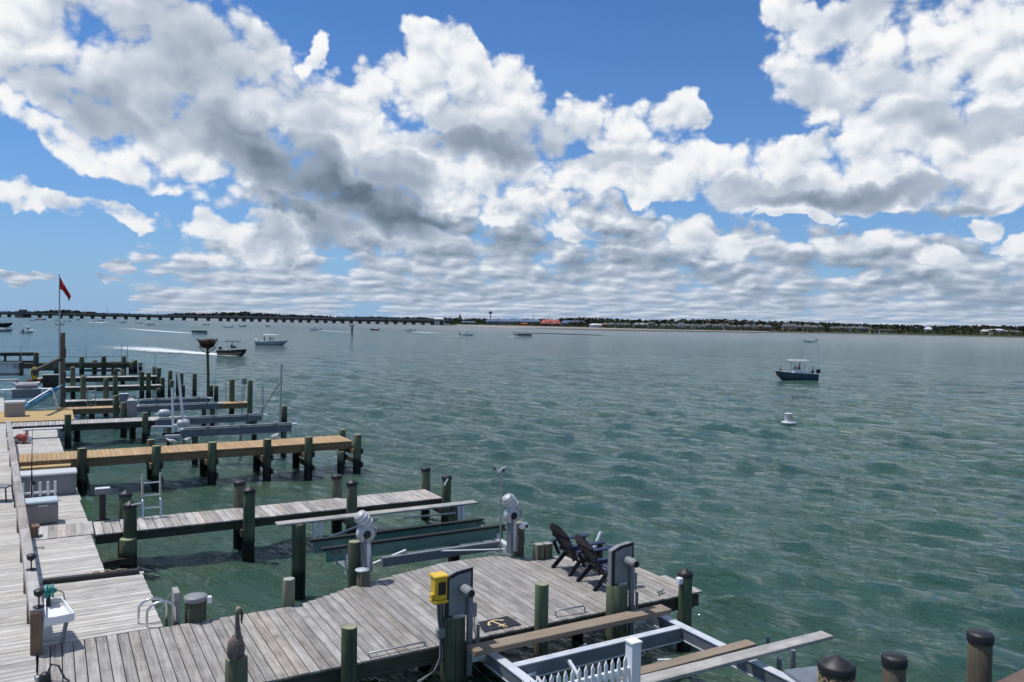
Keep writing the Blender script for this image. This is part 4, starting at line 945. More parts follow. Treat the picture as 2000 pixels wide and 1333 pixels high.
for px, pyt, pyb, y, mt, rr in ((1500,1243,1275,9.25,'hullnavy',.03),(1522,1285,1312,8.9,'greybox',.04),(1549,1270,1318,8.85,'greybox',.04)):
    a, b = aty(px, pyt, y), aty(px, pyb, y); MB().tube([b, a], rr, 10).build('guide_post', M[mt], l1, world=True)
MB().bar((9.93,8.35,CZ+.03),(10.5,8.2,CZ+.03), .5, .05).build('corner_plate', M['aluweb'], l1, world=True)
def drive_unit(px, pyt, y, ptop, pyb, label, r):
    """big timber pile with a grey drive cover and a geared motor"""
    p = aty(px, ptop, y); x = p.x
    pile_mesh(MB(), x, y, -2.2, p.z, r).build('pile', M['pile'], l1, world=True)
    top = aty(px+12, pyt, y-.05).z; t = thing('lift_drive', label, 'lift motor', (x+.05, y-.08, p.z)); H = top-p.z
    sq = MB(); pts = [(-.22,0),(.26,.0),(.26,H*1.0),(-.02,H*.96),(-.22,H*.86)]
    def plate(pts, y0, y1): 
        m = MB(); n = len(pts); m.add([(a, y0, b) for a, b in pts]+[(a, y1, b) for a, b in pts], [tuple(range(n)), tuple(range(2*n-1,n-1,-1))]+[(i, n+i, n+(i+1) % n, (i+1) % n) for i in range(n)]); return m
    plate(pts, .02, .16).build('cover', M['grey'], t, bevel=.015); ins = [(a*.82+.01, b*.9+.03) for a, b in pts]
    plate([(a*1.03, b*1.01) for a, b in pts], .0, .03).build('rim', M['black'], t); plate(ins, -.012, .01).build('face', M['grey'], t)
    mb = MB(); mb.lathe([(.07,.0),(.085,-.02),(.085,-.20),(.075,-.26),(.05,-.30)], .08, 0, H*.60, 12, axis='y', smooth=False); mo = mb.build('gear_motor', M['grey'], t)
    MB().lathe([(.062,-.012),(.062,0),(0,.001)], .08, -.31, H*.60, 12, axis='y').build('shaft_hole', M['black'], mo)
    MB().bar((.19,-.05,-1.0),(.19,-.05,H*.55), .07, .09).build('channel', M['aluweb'], t, bevel=.006); MB().bar((.28,-.02,-.05),(.28,-.02,.18), .07, .09).build('switch_box', M['grey'], t, bevel=.01)
    MB().bar((-.12,-.03,.0),(.1,-.03,.0), .06, .1).build('foot_bracket', M['steel'], t, bevel=.01)
    MB().tube([(.40,.05,-.72),(.40,.05,-.22)], .03, 10).build('guide_stub', M['greybox'], t); MB().bar((.22,-.02,-.74),(.52,.0,-.74), .2, .06).build('bracket', M['alu'], t, bevel=.006)
    MB().tube([(.27,-.06,-.05),(.28,-.1,-.4),(.27,-.06,-.7)], .008, 6).build('cable', M['cord'], t)
    MB().lathe([(.055,-.05),(.055,-.035),(.035,-.03),(.035,.03),(.055,.035),(.055,.05)], .36, -.03, -.6, 14, axis='y').build('pulley', M['steel'], t)
    MB().tube([(.15,-.12,H*.45),(.22,-.14,-.2),(.34,-.1,-.58)], .007, 5).build('lift_cable', M['steel'], t)
    for z in (.12*H, .85*H):
        for x in (-.15,.2): MB().lathe([(.012,-.016),(.012,-.004),(0,-.003)], x, -.012, z, 8, axis='y').build('bolt', M['steel'], t)
    return t
drive_unit(885, 1113, 11.72, 1202, 0, 'grey lift drive with motor beside the yellow box', .20)
drive_unit(1205, 1063, 11.76, 1140, 0, 'grey lift drive with motor right of the blue chairs', .20)
# yellow meter box with conduits
q = aty(857, 1171, 11.72); t = thing('power_box', 'yellow power box with dark window on the front pile', 'power box', q); hh = aty(857,1122,11.72).z - q.z
MB().box(0,0,hh*.47,.22,.2,hh*.9).build('case', M['yellow'], t, bevel=.02); MB().box(0,0,hh*.95,.25,.25,.05).build('lid', M['yellow'], t, bevel=.015); MB().box(.01,-.105,hh*.5,.13,.012,hh*.5).build('window', M['black'], t)
MB().box(-.13,-.02,hh*.18,.05,.1,.1).build('outlet', M['yellow'], t, bevel=.01); MB().box(.0,.0,-.02,.26,.22,.05).build('base', M['yellow'], t, bevel=.01)
for k in range(4):
    o = .028*k-.03; MB().tube([(o,.0,-.02),(o+.02,.0,-.3),(o+.06,-.01,-.62),(o+.05,-.03,-.95),(o-.06-.03*k,-.05,-1.15),(o-.3-.04*k,.05,-1.3-.02*k)], .013, 6).build('conduit', M['cord'] if k % 2 else M['grey'], t)
MB().box(.03,-.03,-.55,.14,.1,.16).build('junction_box', M['grey'], t, bevel=.01)
# --- white picket fence in front
pf = thing('picket_fence', 'white vinyl picket fence with square end post at the bottom', 'fence', (6.7, 8.28, 1.05))
x0, x1, fy, ft = 4.5, 6.62, 8.28, 2.06
MB().box(6.72,fy,1.62,.15,.15,1.16).build('post', M['vinyl'], pf, bevel=.004, world=True); MB().box(6.72,fy,2.215,.175,.175,.03).build('post_cap', M['vinyl'], pf, bevel=.006, world=True)
for z in (1.84, 1.3): MB().bar((x0-.4,fy,z),(6.646,fy,z), .05, .09).build('rail', M['vinyl'], pf, bevel=.004, world=True)
h = ft-1.15; pk = MB(); w = .026; pk.add([(-w,-.011,0),(w,-.011,0),(w,-.011,h-.06),(0,-.011,h),(-w,-.011,h-.06),(-w,.011,0),(w,.011,0),(w,.011,h-.06),(0,.011,h),(-w,.011,h-.06)], [(0,1,2,3,4),(9,8,7,6,5),(0,5,6,1),(1,6,7,2),(2,7,8,3),(3,8,9,4),(4,9,5,0)])
pk = pk.mesh('picket', M['vinyl'])
for i in range(22): link('picket', pk, pf, (6.56-.105*i-6.7, -.038, .1))
fd = thing('lower_deck', 'small grey deck under the white picket fence', 'deck', (5.5, 7.9, 1.0))
for i in range(6): link('board', board_mesh(2.9, .14, .04, M['bleached']) if i == 0 else fd.children[0].data, fd, (-.1, .42-.15*i, .0))
for x in (4.4, 6.7): pile_mesh(MB(), x, 7.8, -2.2, .97, .12).build('pile', M['pile'], fd, world=True)
# --- capped brown piles bottom right
def big_pile(px, pyt, dist, r, cap, label, net=False):
    d = ray(px, pyt); q = Vector((0,0,CAM_Z)) + d*dist; t = thing('mooring_pile', label, 'pile', (q.x, q.y, 0))
    o = pile_mesh(MB(), 0, 0, -2.2, q.z-.1, r, n=24).build('post', M['pilebrown'], t)
    (cone_cap if cap == 'cone' else flat_cap)(MB(), 0, 0, q.z-(.12 if cap == 'cone' else .03), r*.97).build('cap', M['cap'], t)
    if net:
        mb = MB(); zt = q.z-.22
        for k in range(14):
            for s in (1, -1): mb.tube([((r+.008)*math.cos(6.283*(k/14+s*j*.035)), (r+.008)*math.sin(6.283*(k/14+s*j*.035)), zt-.05*j) for j in range(13)], .007, 4, caps=False)
        mb.build('rope_net', M['rope'], t)
big_pile(1635,1276,8.3,.172,'cone','thick brown pile with pointed black cap wrapped in rope net',True)
big_pile(1747,1280,9.2,.128,'flat','brown pile with flat black cap between its two neighbours')
big_pile(1915,1235,9.6,.135,'flat','brown pile with black cap nearest the right edge')
q = Vector((0,0,CAM_Z)) + ray(1955,1346)*3.2; q2 = Vector((0,0,CAM_Z)) + ray(2160,1245)*3.2; hl = thing('hand_rail', 'red brown wooden handrail corner at the bottom right', 'railing', q)
MB().bar((0,0,-.02), q2-q-Vector((0,0,.02)), .09, .05).build('rail', M['brownwood'], hl, bevel=.006)
# ------------------------------------------------------------------ things on the docks
def adirondack(p, rz, label):
    t = thing('adirondack_chair', label, 'chair', p, rz, 'blue chairs on the broad pier')
    # back: seven tall slats fanned out, leaning back, with a round top
    lean = RAD(31); bx, bz = -.06, .27; t.scale = (1.08,)*3
    for i in range(7):
        o = (i-3); yb, yt = o*.062, o*.086; L = .86 - .013*o*o - (.035 if abs(o) == 3 else 0); w0, w1 = .058, .083
        def P(y, s, th): return (bx - s*math.sin(lean) - th*math.cos(lean), y, bz + s*math.cos(lean) - th*math.sin(lean))
        V = [P(yb-w0/2,-.05,0), P(yb+w0/2,-.05,0), P(yt+w1/2,L-.04,0), P(yt,L,0), P(yt-w1/2,L-.04,0)]
        V += [P(yb-w0/2,-.05,.018), P(yb+w0/2,-.05,.018), P(yt+w1/2,L-.04,.018), P(yt,L,.018), P(yt-w1/2,L-.04,.018)]
        MB().add(V, [(0,1,2,3,4),(9,8,7,6,5),(0,5,6,1),(1,6,7,2),(2,7,8,3),(3,8,9,4),(4,9,5,0)]).build('back_slat', M['navy'], t)
    for s in (.18, .52): MB().bar((bx-s*math.sin(lean)-.03, -.27, bz+s*math.cos(lean)-.014), (bx-s*math.sin(lean)-.03, .27, bz+s*math.cos(lean)-.014), .03, .05).build('back_rail', M['navy'], t)
    for i in range(6):
        x = .02+.085*i; MB().box(x, 0, .29+.02*i - (.012*(i-4)**2 if i > 4 else 0), .074, .5, .02).build('seat_slat', M['navyseat'], t, bevel=.005)
    for y in (-.29, .29):
        MB().bar((.44,y,.0),(.42,y,.56), .05, .09).build('leg', M['navy'], t, bevel=.008)
        MB().bar((.44,y*.93,.37),(-.06,y*.93,.26), .035, .1).build('side_rail', M['navy'], t, bevel=.006)
        MB().bar((-.02,y*.95,.3),(-.34,y*1.02,.0), .04, .09).build('leg', M['navy'], t, bevel=.008)
        am = MB(); am.poly([(-.36,y-.045),(.1,y-.075),(.46,y-.085),(.54,y-.05),(.55,y+.03),(.48,y+.075),(.1,y+.065),(-.36,y+.045)], .56, .585); am.build('arm', M['navyseat'], t, bevel=.006)
        MB().bar((-.32,y,.55),(-.2,y*.9,.28), .035, .06).build('arm_post', M['navy'], t)
    return t
a, b = at(1093,1112,DZ), at(1119,1122,DZ); c = (a+b)/2; ang = math.atan2((a-b).y, (a-b).x) - math.pi/2
adirondack(c + Vector((math.cos(ang), math.sin(ang), 0))*.24, ang-.12, 'left one of two navy slatted deck chairs facing the water')
a, b = at(1142,1139,DZ), at(1169,1151,DZ); c = (a+b)/2; ang2 = math.atan2((a-b).y, (a-b).x) - math.pi/2
adirondack(c + Vector((math.cos(ang2), math.sin(ang2), 0))*.24, ang2-.12, 'right one of two navy slatted deck chairs by the lift drive')
# door mat with anchor
c4 = [at(933,1217,DZ), at(991,1205,DZ), at(1018,1221,DZ), at(946,1236,DZ)]; mc = sum(c4, Vector())/4; mt = thing('door_mat', 'dark mat with a cream anchor lying on the pier', 'mat', mc)
MB().add([Vector((q.x-mc.x,q.y-mc.y,.002)) for q in c4[::-1]]+[Vector((q.x-mc.x,q.y-mc.y,.015)) for q in c4[::-1]], [(3,2,1,0),(4,5,6,7),(0,1,5,4),(1,2,6,5),(2,3,7,6),(3,0,4,7)]).build('mat_base', M['mat'], mt)
an = MB(); an.box(0,0,.0165,.36,.045,.003); an.box(-.12,0,.0166,.035,.2,.0032)
arc = [(.17*math.cos(RAD(a))+.02, .19*math.sin(RAD(a)), .0175) for a in range(-75, 76, 15)]
for p_, q_ in zip(arc[:-1], arc[1:]): an.bar(p_, q_, .042, .004)
for sgn in (1,-1): an.add([(.03,sgn*.23,.0196),(.11,sgn*.21,.0196),(.05,sgn*.13,.0196)], [(0,1,2) if sgn < 0 else (0,2,1)])
ring = [(-.21+.04*math.cos(RAD(a)), .04*math.sin(RAD(a)), .0178) for a in range(0, 361, 30)]
for p_, q_ in zip(ring[:-1], ring[1:]): an.bar(p_, q_, .02, .004)
an.xform(Matrix.Rotation(RAD(105), 4, 'Z') @ Matrix.Scale(.85, 4)); an.build('anchor_print', M['gold'], mt)
# pelican carved from wood on its pile
pl = lone_pile(462, 1284, 'green front pile carrying the carved wooden pelican', y=11.72, r=.155, mat='pile')
pt = thing('pelican_carving', 'carved brown wooden pelican standing on the front pile', 'carving', (pl.location.x, pl.location.y, pl['zt']), RAD(-25))
pt.scale = (.95,.95,1.1); mb = MB(); mb.lathe([(.05,.0),(.105,.025),(.125,.09),(.12,.16),(.09,.22),(.05,.27)], 0, 0, 0, 14, squash=.95)
mb.tube([(.02,0,.2),(.02,0,.3),(.01,0,.42),(.005,0,.52),(.01,0,.60)], [.075,.05,.036,.032,.03], 10)
mb.build('body', M['greywood'], pt)
for s in (-1, 1):
    w = MB(); w.lathe([(.04,-.15),(.085,-.1),(.095,.0),(.08,.09),(.02,.13)], 0, 0, 0, 12, squash=.42); w.xform(Matrix.Translation((-.02, s*.115, .155)) @ Matrix.Rotation(RAD(8*s), 4, 'X')); w.build('wing', M['greywood'], pt)
h_ = MB(); h_.lathe([(.005,-.045),(.035,-.03),(.045,.0),(.035,.035),(.005,.05)], .025, 0, .62, 12); hd = h_.build('head', M['palewood'], pt)
MB().tube([(.05,0,.63),(.075,0,.56),(.07,0,.44)], [.022,.024,.008], 8).build('bill', M['brownwood'], hd)
for s in (-1, 1): MB().lathe([(.004,-.006),(.007,0),(.004,.006)], .045, s*.032, .635, 8).build('eye', M['black'], hd)
MB().lathe([(.11,-.004),(.12,.006),(.115,.02),(0,.022)], 0, 0, 0, 14).build('base', M['brownwood'], pt)
# white fish cleaning table
tc = [at(88,1180,1.54), at(120,1175,1.54), at(144,1206,1.54), at(88,1218,1.54)]; cc = sum(tc, Vector())/4
ft_ = thing('cleaning_table', 'white fish cleaning table fixed to the brown post', 'table', (cc.x, cc.y, DZ)); L = [q-Vector((cc.x,cc.y,DZ)) for q in tc]
MB().add([Vector((q.x,q.y,.44)) for q in L]+[Vector((q.x,q.y,.47)) for q in L], [(0,1,2,3),(7,6,5,4),(0,4,5,1),(1,5,6,2),(2,6,7,3),(3,7,4,0)]).build('tray', M['white'], ft_)
for i in range(4):
    a, b = L[i], L[(i+1) % 4]; MB().bar((a.x,a.y,.50),(b.x,b.y,.50), .025, .13 if i != 3 else .17).build('rim', M['white'], ft_, bevel=.004)
b0 = at(121,1257,DZ)-Vector((cc.x,cc.y,DZ)); a0 = (L[1]*.3+L[2]*.7); MB().bar((a0.x-.03,a0.y+.03,.44), (b0.x,b0.y,0.), .06, .05).build('leg', M['grey'], ft_, bevel=.006)
# dark cup shaped stands and the green hose reel on the rail
for px, py, lab, mt_ in ((61,1113,'dark cup on a stem standing on the grey rail','black'),(76,1186,'dark cup on a stem nearest the cleaning table on the rail','black')):
    t = thing('rail_cup', lab, 'lamp', at(px, py, DZ+.732)); MB().lathe([(.085,0),(.085,.012),(.03,.02),(.012,.03),(.012,.15),(.03,.17),(.07,.2),(.08,.27),(.0,.272)], n=16).build('stand', M[mt_], t); MB().lathe([(.075,.272),(.06,.285),(0,.29)], n=14).build('top', M['black'], t)
t = thing('hose_reel', 'teal green hose reel hanging on the grey rail', 'hose reel', at(84,1168,DZ+.62)); c = Vector((.1,0,.1))
for k in range(7): MB().tube([(c.x+.05*math.sin(k), c.y+(.085+.012*(k % 3))*math.cos(RAD(a)), c.z+(.085+.012*(k % 3))*math.sin(RAD(a))) for a in range(0, 361, 30)], .015, 6, caps=False).build('coil', M['tealhose'], t)
MB().tube([(.02,0,.1),(.2,0,.1)], .04, 10).build('hub', M['tealhose'], t); MB().tube([(.18,0,.12),(.3,-.03,.05),(.32,-.05,-.1)], .012, 6).build('hose_end', M['rope'], t); MB().box(.08,0,-.08,.06,.08,.2).build('holder', M['black'], t, bevel=.01)
# black timber spar with rope lying across the walk
a, b = at(84,1137,DZ+.05), at(272,1116,DZ+.05); t = thing('spar', 'long dark spar with rope lying across the boardwalk', 'spar', a); MB().bar((0,0,.01), b-a+Vector((0,0,.01)), .13, .09).build('beam', M['black'], t, bevel=.012)
MB().tube([(b-a)*f + Vector((0, .03*math.sin(f*60), .075+.015*math.cos(f*47))) for f in [.45+.02*i for i in range(22)]], .012, 6).build('rope', M['rope'], t)
a = at(66,1071,DZ+.03); t = thing('gaff', 'small grey gaff lying on the boards beside the rail', 'gaff', a); b = at(86,1069,DZ+.03)-a; MB().tube([(0,0,0), b*.7], .012, 6).build('shaft', M['greybox'], t); MB().poly([(b.x*.7,b.y*.7-.03),(b.x,b.y-.05),(b.x,b.y+.05),(b.x*.7,b.y*.7+.03)], 0, .012).build('blade', M['greybox'], t)
# ladder hoops and the grey panel beside them
t = thing('ladder_rail', 'pair of bent steel ladder handrails at the boardwalk edge', 'handrail', (1.4, 15., DZ))
for x, y in ((-.07,.22),(.04,-.02)): MB().tube([(x,y,-.05),(x,y,.22)] + [(x+.23-.23*math.cos(RAD(k)), y, .24+.17*math.sin(RAD(k))) for k in range(15, 166, 15)] + [(x+.46,y,.2),(x+.47,y,-.5)], .022, 10).build('rail', M['chrome'], t)
t = thing('fender_board', 'upright grey board beside the bent steel handrails', 'board', (1.93, 15.12, DZ)); MB().box(0,.05,.05,.1,.34,.95).build('panel', M['oldplank'], t, bevel=.01); MB().tube([(-.06,.2,.45),(-.2,.2,.2),(-.25,.2,.1)], .008, 6).build('cord', M['chrome'], t)
# black pump with hose at the lower left
t = thing('bilge_pump', 'black pump and hose lying at the bottom left corner', 'pump', at(88,1331,DZ)); MB().lathe([(.07,0),(.08,.03),(.075,.1),(.04,.13),(0,.135)], n=14).build('body', M['black'], t); MB().lathe([(.045,0),(.05,.08),(0,.085)], -.09, .04, 0, 12).build('grey_can', M['steel'], t); MB().tube([(.03,0,.11),(.08,-.01,.24),(.17,-.06,.22),(.25,-.14,.05),(.31,-.2,.02)], .014, 8).build('hose', M['black'], t)
# boxes on the walk
t = thing('deck_box', 'long grey deck storage box below the tan pier', 'storage box', (-.1, 27.55, DZ)); MB().box(0,0,.3,1.52,.7,.6).build('body', M['grey'], t, bevel=.03); MB().box(0,0,.64,1.58,.76,.09).build('lid', M['taupelid'], t, bevel=.03); MB().box(-.02,-.365,.6,.16,.03,.06).build('latch', M['grey'], t, bevel=.01)
t = thing('cooler', 'large taupe cooler with pale blue lid beside the rail', 'cooler', at(80,1022,DZ), RAD(2)); MB().box(0,0,.28,.76,.56,.54).build('body', M['taupe'], t, bevel=.05); MB().box(0,0,.585,.78,.58,.08).build('lid', M['bluelid'], t, bevel=.03); MB().box(.03,-.295,.5,.22,.04,.05).build('handle', M['taupelid'], t, bevel=.012)
t = thing('step_box', 'small brown wooden step in front of the taupe cooler', 'step', at(65,1050,DZ)); MB().box(0,0,.27,.26,.34,.04).build('tread', M['brownpost'], t, bevel=.006); MB().box(0,0,.125,.2,.28,.25).build('base', M['brownpost'], t, bevel=.006)
t = thing('rod_rack', 'white rack of rod holder tubes behind the taupe cooler', 'rod rack', at(78,980,DZ)); z = .26
MB().bar((-.5,0,z),(.42,0,z), .06, .06).build('bar', M['white'], t, bevel=.008)
for x in (-.42,-.2,.0,.2,.38): MB().tube([(x,0,z-.1),(x,0,z+.3)], .035, 10).build('tube', M['white'], t)
for x in (-.45,.4): MB().bar((x,0,0),(x,0,z), .05, .05).build('leg', M['grey'], t)
a, b = aty(62,958,25.), aty(63,838,25.); t = thing('fishing_rod', 'tall thin fishing rod standing in the white rod rack', 'fishing rod', a); MB().tube([(0,0,-.3),(0,0,.35),(0,0,.8),(.02,0,b.z-a.z)], [.02,.02,.01,.005], 6).build('rod', M['black'], t); MB().lathe([(.05,-.04),(.06,0),(.05,.04)], .04, -.03, .2, 10, axis='y').build('reel', M['black'], t)
t = thing('bench_beam', 'yellow timber beam step lying before the tan pier', 'beam', (-.2, 30.7, DZ)); MB().box(0,0,.15,1.5,.3,.28).build('timber', M['tan'], t, bevel=.01); MB().box(0,0,.31,1.56,.36,.04).build('top_board', M['yellow_deck'], t, bevel=.006)
q = at(200,1016,DZ); t = thing('power_pedestal', 'black power pedestal at the root of the grey finger pier', 'pedestal', q); MB().box(0,0,.02,.3,.2,.04).build('foot', M['black'], t, bevel=.008); MB().box(0,0,.36,.15,.13,.68).build('column', M['black'], t, bevel=.015); MB().box(0,0,.76,.34,.2,.14).build('head', M['greybox'], t, bevel=.02); MB().box(0,0,.842,.35,.21,.02).build('top_plate', M['alu'], t, bevel=.004)
# heap of buoys and life jackets
q = at(40,866,DZ); t = thing('float_heap', 'heap of red and white floats beside the rail', 'floats', q)
rg = random.Random(9)
for k in range(11):
    mb = MB(); r_ = rg.uniform(.12,.2); mb.lathe([(.01,-r_),(r_*.8,-r_*.6),(r_,0),(r_*.8,r_*.6),(.01,r_)], 0, 0, 0, 10, squash=rg.uniform(.5,1)); mb.xform(Matrix.Translation((rg.uniform(-.45,.55), rg.uniform(-.35,.35), r_*.7+rg.uniform(0,.22))) @ Matrix.Rotation(rg.uniform(0,3), 4, 'X')); mb.build('float', M['redplastic'] if k % 2 else M['taupelid'], t)
t = thing('bench', 'low grey bench under the edge of the grey plank pier', 'bench', at(84,856,DZ)); MB().box(0,0,.4,1.5,.4,.06).build('seat', M['taupelid'], t, bevel=.01)
for x in (-.6,.6): MB().box(x,0,.185,.1,.34,.37).build('leg', M['greybox'], t)
t = thing('garden_chair', 'dark wicker chair cut off by the left edge', 'chair', at(2,978,DZ+.02), RAD(160)); MB().box(0,0,.42,.5,.5,.05).build('seat', M['greybox'], t, bevel=.01); MB().bar((.22,0,.44),(.34,0,1.),.5,.05,(1,0,0)).build('back', M['greybox'], t, bevel=.01)
for x, y in ((-.2,-.2),(-.2,.2),(.2,-.2),(.2,.2)): MB().tube([(x,y,.42),(x*1.15,y*1.15,0)], .022, 8).build('leg', M['black'], t)
for px, py, sx, h, lab, mt_ in ((29,816,.9,.85,'grey storage bin at the left end of the yellow deck','taupe'),(52,777,1.6,.6,'grey grill with side shelves on the far boardwalk','greybox')):
    t = thing('storage_bin' if px == 29 else 'grill', lab, 'bin' if px == 29 else 'grill', at(px, py, DZ)); MB().box(0,0,h*.45,sx,.7,h*.9).build('body', M[mt_], t, bevel=.03); MB().box(0,0,h*.95,sx*1.04,.74,h*.14).build('lid', M['taupelid'], t, bevel=.03)
    if px == 52:
        for x in (-1.1,1.1): MB().box(x,0,h*.9,.6,.6,.05).build('side_shelf', M['white'], t)
        MB().lathe([(.34,-.6),(.36,0),(.34,.6)], 0, .0, h*1.05, 12, axis='x').build('hood', M['greybox'], t)
t = thing('white_tub', 'white tub standing behind the far grill', 'tub', at(52,762,DZ)); MB().box(0,0,.25,1.5,.7,.45).build('body', M['white'], t, bevel=.06); MB().box(0,0,.5,1.6,.8,.06).build('rim', M['white'], t, bevel=.01)
yd = thing('yellow_deck', 'new yellow deck platform on the far boardwalk', 'deck', at(62,815,DZ)); 
ym = board_mesh(3.6,.2,.05,M['yellow_deck'])
for i in range(24): link('board', ym, yd, (.1, -2.3+.21*i, .05))
q = at(80,800,DZ+.1); t = thing('kayak', 'blue and white kayak propped on the far boardwalk', 'kayak', q, RAD(10)); mb = MB()
mb.lathe([(.01,-1.3),(.2,-.9),(.3,-.3),(.3,.3),(.2,.9),(.01,1.3)], 0, 0, 0, 12, axis='x', squash=.55); mb.xform(Matrix.Translation((0,0,.62)) @ Matrix.Rotation(RAD(-33), 4, 'Y')); mb.build('hull', M['kayak'], t)
mb = MB(); mb.box(0,0,.17,1.3,.3,.03); mb.xform(Matrix.Translation((0,-.05,.62)) @ Matrix.Rotation(RAD(-33), 4, 'Y')); mb.build('deck_stripe', M['white'], t)
for y in (-.25,.25): MB().bar((.85,y,0),(.55,y,1.0), .05, .05).build('stand_leg', M['white'], t)
t = thing('slat_rail', 'white slatted railing at the far left edge', 'railing', aty(0,735,80.)); W = aty(42,735,80.).x-aty(0,735,80.).x; Hh = aty(20,709,80.).z-aty(20,735,80.).z
MB().bar((-1,0,Hh),(W,0,Hh), .12, .12).build('top_rail', M['taupelid'], t); MB().bar((-1,0,Hh*.3),(W,0,Hh*.3), .1, .1).build('bottom_rail', M['taupelid'], t); MB().box(W/2-.4,0.05,Hh*.12,W+1,.08,Hh*.2).build('kick_board', M['grey'], t)
sm_ = MB().box(0,0,Hh*.65,.09,.06,Hh*.6).mesh('slat', M['taupelid'])
for i in range(11): link('slat', sm_, t, (W*(i+.3)/11, 0, 0))
MB().box(W,0,Hh*.5,.3,.3,Hh*1.0).build('end_post', M['beam'], t)
t = thing('dark_crate', 'dark crate with gear beside the kayak', 'crate', at(100,757,DZ)); MB().box(0,0,.45,1.1,.7,.9).build('body', M['beam'], t, bevel=.02); MB().box(0,0,.93,1.2,.8,.06).build('lid', M['oldplank'], t)
q = at(68,758,DZ); t = thing('yellow_line', 'coil of yellow line hung on a far post', 'rope', q); MB().box(0,.2,.7,.3,.3,1.4).build('post', M['beam'], t)
for k in range(4): MB().tube([(.22*math.cos(RAD(a)), 0, 1.0+.35*math.sin(RAD(a))+.05*k) for a in range(0, 361, 30)], .04, 5, caps=False).build('coil', M['yellow'], t)
t = thing('patio_table', 'small dark red table on the far boardwalk at left', 'table', at(14,762,DZ)); MB().box(0,0,.72,1.3,.8,.05).build('top', M['oldplank'], t)
for x in (-.55,.55):
    for y in (-.3,.3): MB().box(x,y,.35,.07,.07,.7).build('leg', M['redplastic'], t)
t = thing('planter', 'low dark red planter beside the far white tub', 'planter', at(66,752,DZ)); MB().box(0,0,.2,.9,.5,.4).build('box', M['redplastic'], t, bevel=.02); MB().box(0,0,.41,.8,.4,.02).build('soil', M['nest'], t)
# flag pole
fy = 54.7; a, b = aty(122,790,fy), aty(122,650,fy); t = thing('flag_pole', 'slim flag pole lashed to a tall dark pile on the boardwalk', 'flag pole', (a.x, fy, DZ))
pile_mesh(MB(), a.x, fy, -2.2, b.z, .15).build('pile', M['pilebrown'], t, world=True)
u0_, u1_ = aty(117,790,fy-.15), aty(116,536,fy-.15); MB().tube([u0_, (u0_+u1_)/2, u1_], [.06,.05,.03], 8).build('pole', M['steel'], t, world=True)
MB().bar(aty(117,702,fy-.2), aty(66,726,fy-6), .18, .18).build('boom', M['beam'], t, world=True)
for py in (690,735,770): q = aty(127,py,fy-.1); MB().box(q.x,q.y,q.z,.12,.14,.5).build('bracket', M['brownwood'], t, world=True)
fl = thing('flag', 'red pennant flag drooping from the slim flag pole', 'flag', aty(116,540,fy-.16))
def fpt(px, py, k): q = aty(px, py, fy-.16+k); return q - Vector(fl.location)
rows = [((115.8,538.5),(115.8,564.5)),((119,544),(119,566)),((122.5,551),(123,568.5)),((126.5,558),(127.5,575)),((131,565.5),(131,580)),((135.5,573),(133,585)),((139,579),(134.3,587.5))]
V = []; Fc = []
for i, (p_, q_) in enumerate(rows):
    for j in range(5): f = j/4; V.append(fpt(p_[0]*(1-f)+q_[0]*f, p_[1]*(1-f)+q_[1]*f, .22*math.sin(i*1.5+j*.6)*min(1, i/2)))
for i in range(len(rows)-1):
    for j in range(4): o = i*5+j; Fc.append((o, o+1, o+6, o+5))
fo = MB().add(V, Fc, True).build('cloth', M['red'], fl); sm = fo.modifiers.new('thick', 'SOLIDIFY'); sm.thickness = .012
MB().add([fpt(134,580,.02), fpt(137.5,578,.02), fpt(135.5,588.5,.02), fpt(133.6,588,.02)], [(0,1,2,3)]).build('dark_tip', M['black'], fl).modifiers.new('thick', 'SOLIDIFY').thickness = .02
mk = MB()
for i in range(1, 5): f = .28+.1*i; p_, q_ = rows[i]; mk.add([fpt(p_[0]+1+(q_[0]-p_[0])*.45-.6, p_[1]+(q_[1]-p_[1])*.4, -.26), fpt(p_[0]+1+(q_[0]-p_[0])*.45+1.2, p_[1]+(q_[1]-p_[1])*.42+1.6, -.26), fpt(p_[0]+1.2, p_[1]+(q_[1]-p_[1])*.62, -.26)], [(0,1,2)])
# nest on a pole
ny = 62.; a = aty(407,680,ny); t = thing('nest_pole', 'tall thin pole carrying the stick nest', 'pole', (a.x, ny, 0)); MB().tube([(0,0,-2.2),(0,0,a.z*.5),(-.06,0,a.z)], [.12,.1,.09], 10).build('pole', M['pile'], t)
for s in (-1, 1): MB().bar((-.06,0,a.z-.45),(-.06+s*.6,0,a.z+.05), .06, .06).build('strut', M['pile'], t)
n_ = thing('osprey_nest', 'shaggy bowl of sticks forming a big bird nest', 'nest', (a.x-.06, ny, a.z)); n_.scale = (.76,.76,.82); rg = random.Random(8); mb = MB()
for k in range(420):
    an_ = rg.uniform(0,6.283); hh = rg.random(); R_ = (.4+.42*hh)*rg.uniform(.5,1.08); c = Vector((R_*math.cos(an_), R_*math.sin(an_), .05+.66*hh+rg.uniform(-.05,.05)))
    d = Vector((-math.sin(an_)+rg.gauss(0,.7), math.cos(an_)+rg.gauss(0,.7), rg.gauss(0,.3))).normalized()*rg.uniform(.14,.42); mb.tube([c-d, c+d], [.024,.015], 4, caps=False)
mb.build('sticks', M['nest'], n_, kind='stuff'); MB().lathe([(.15,.02),(.38,.2),(.46,.42),(.4,.5),(0,.45)], n=14).build('bowl', M['nest'], n_)
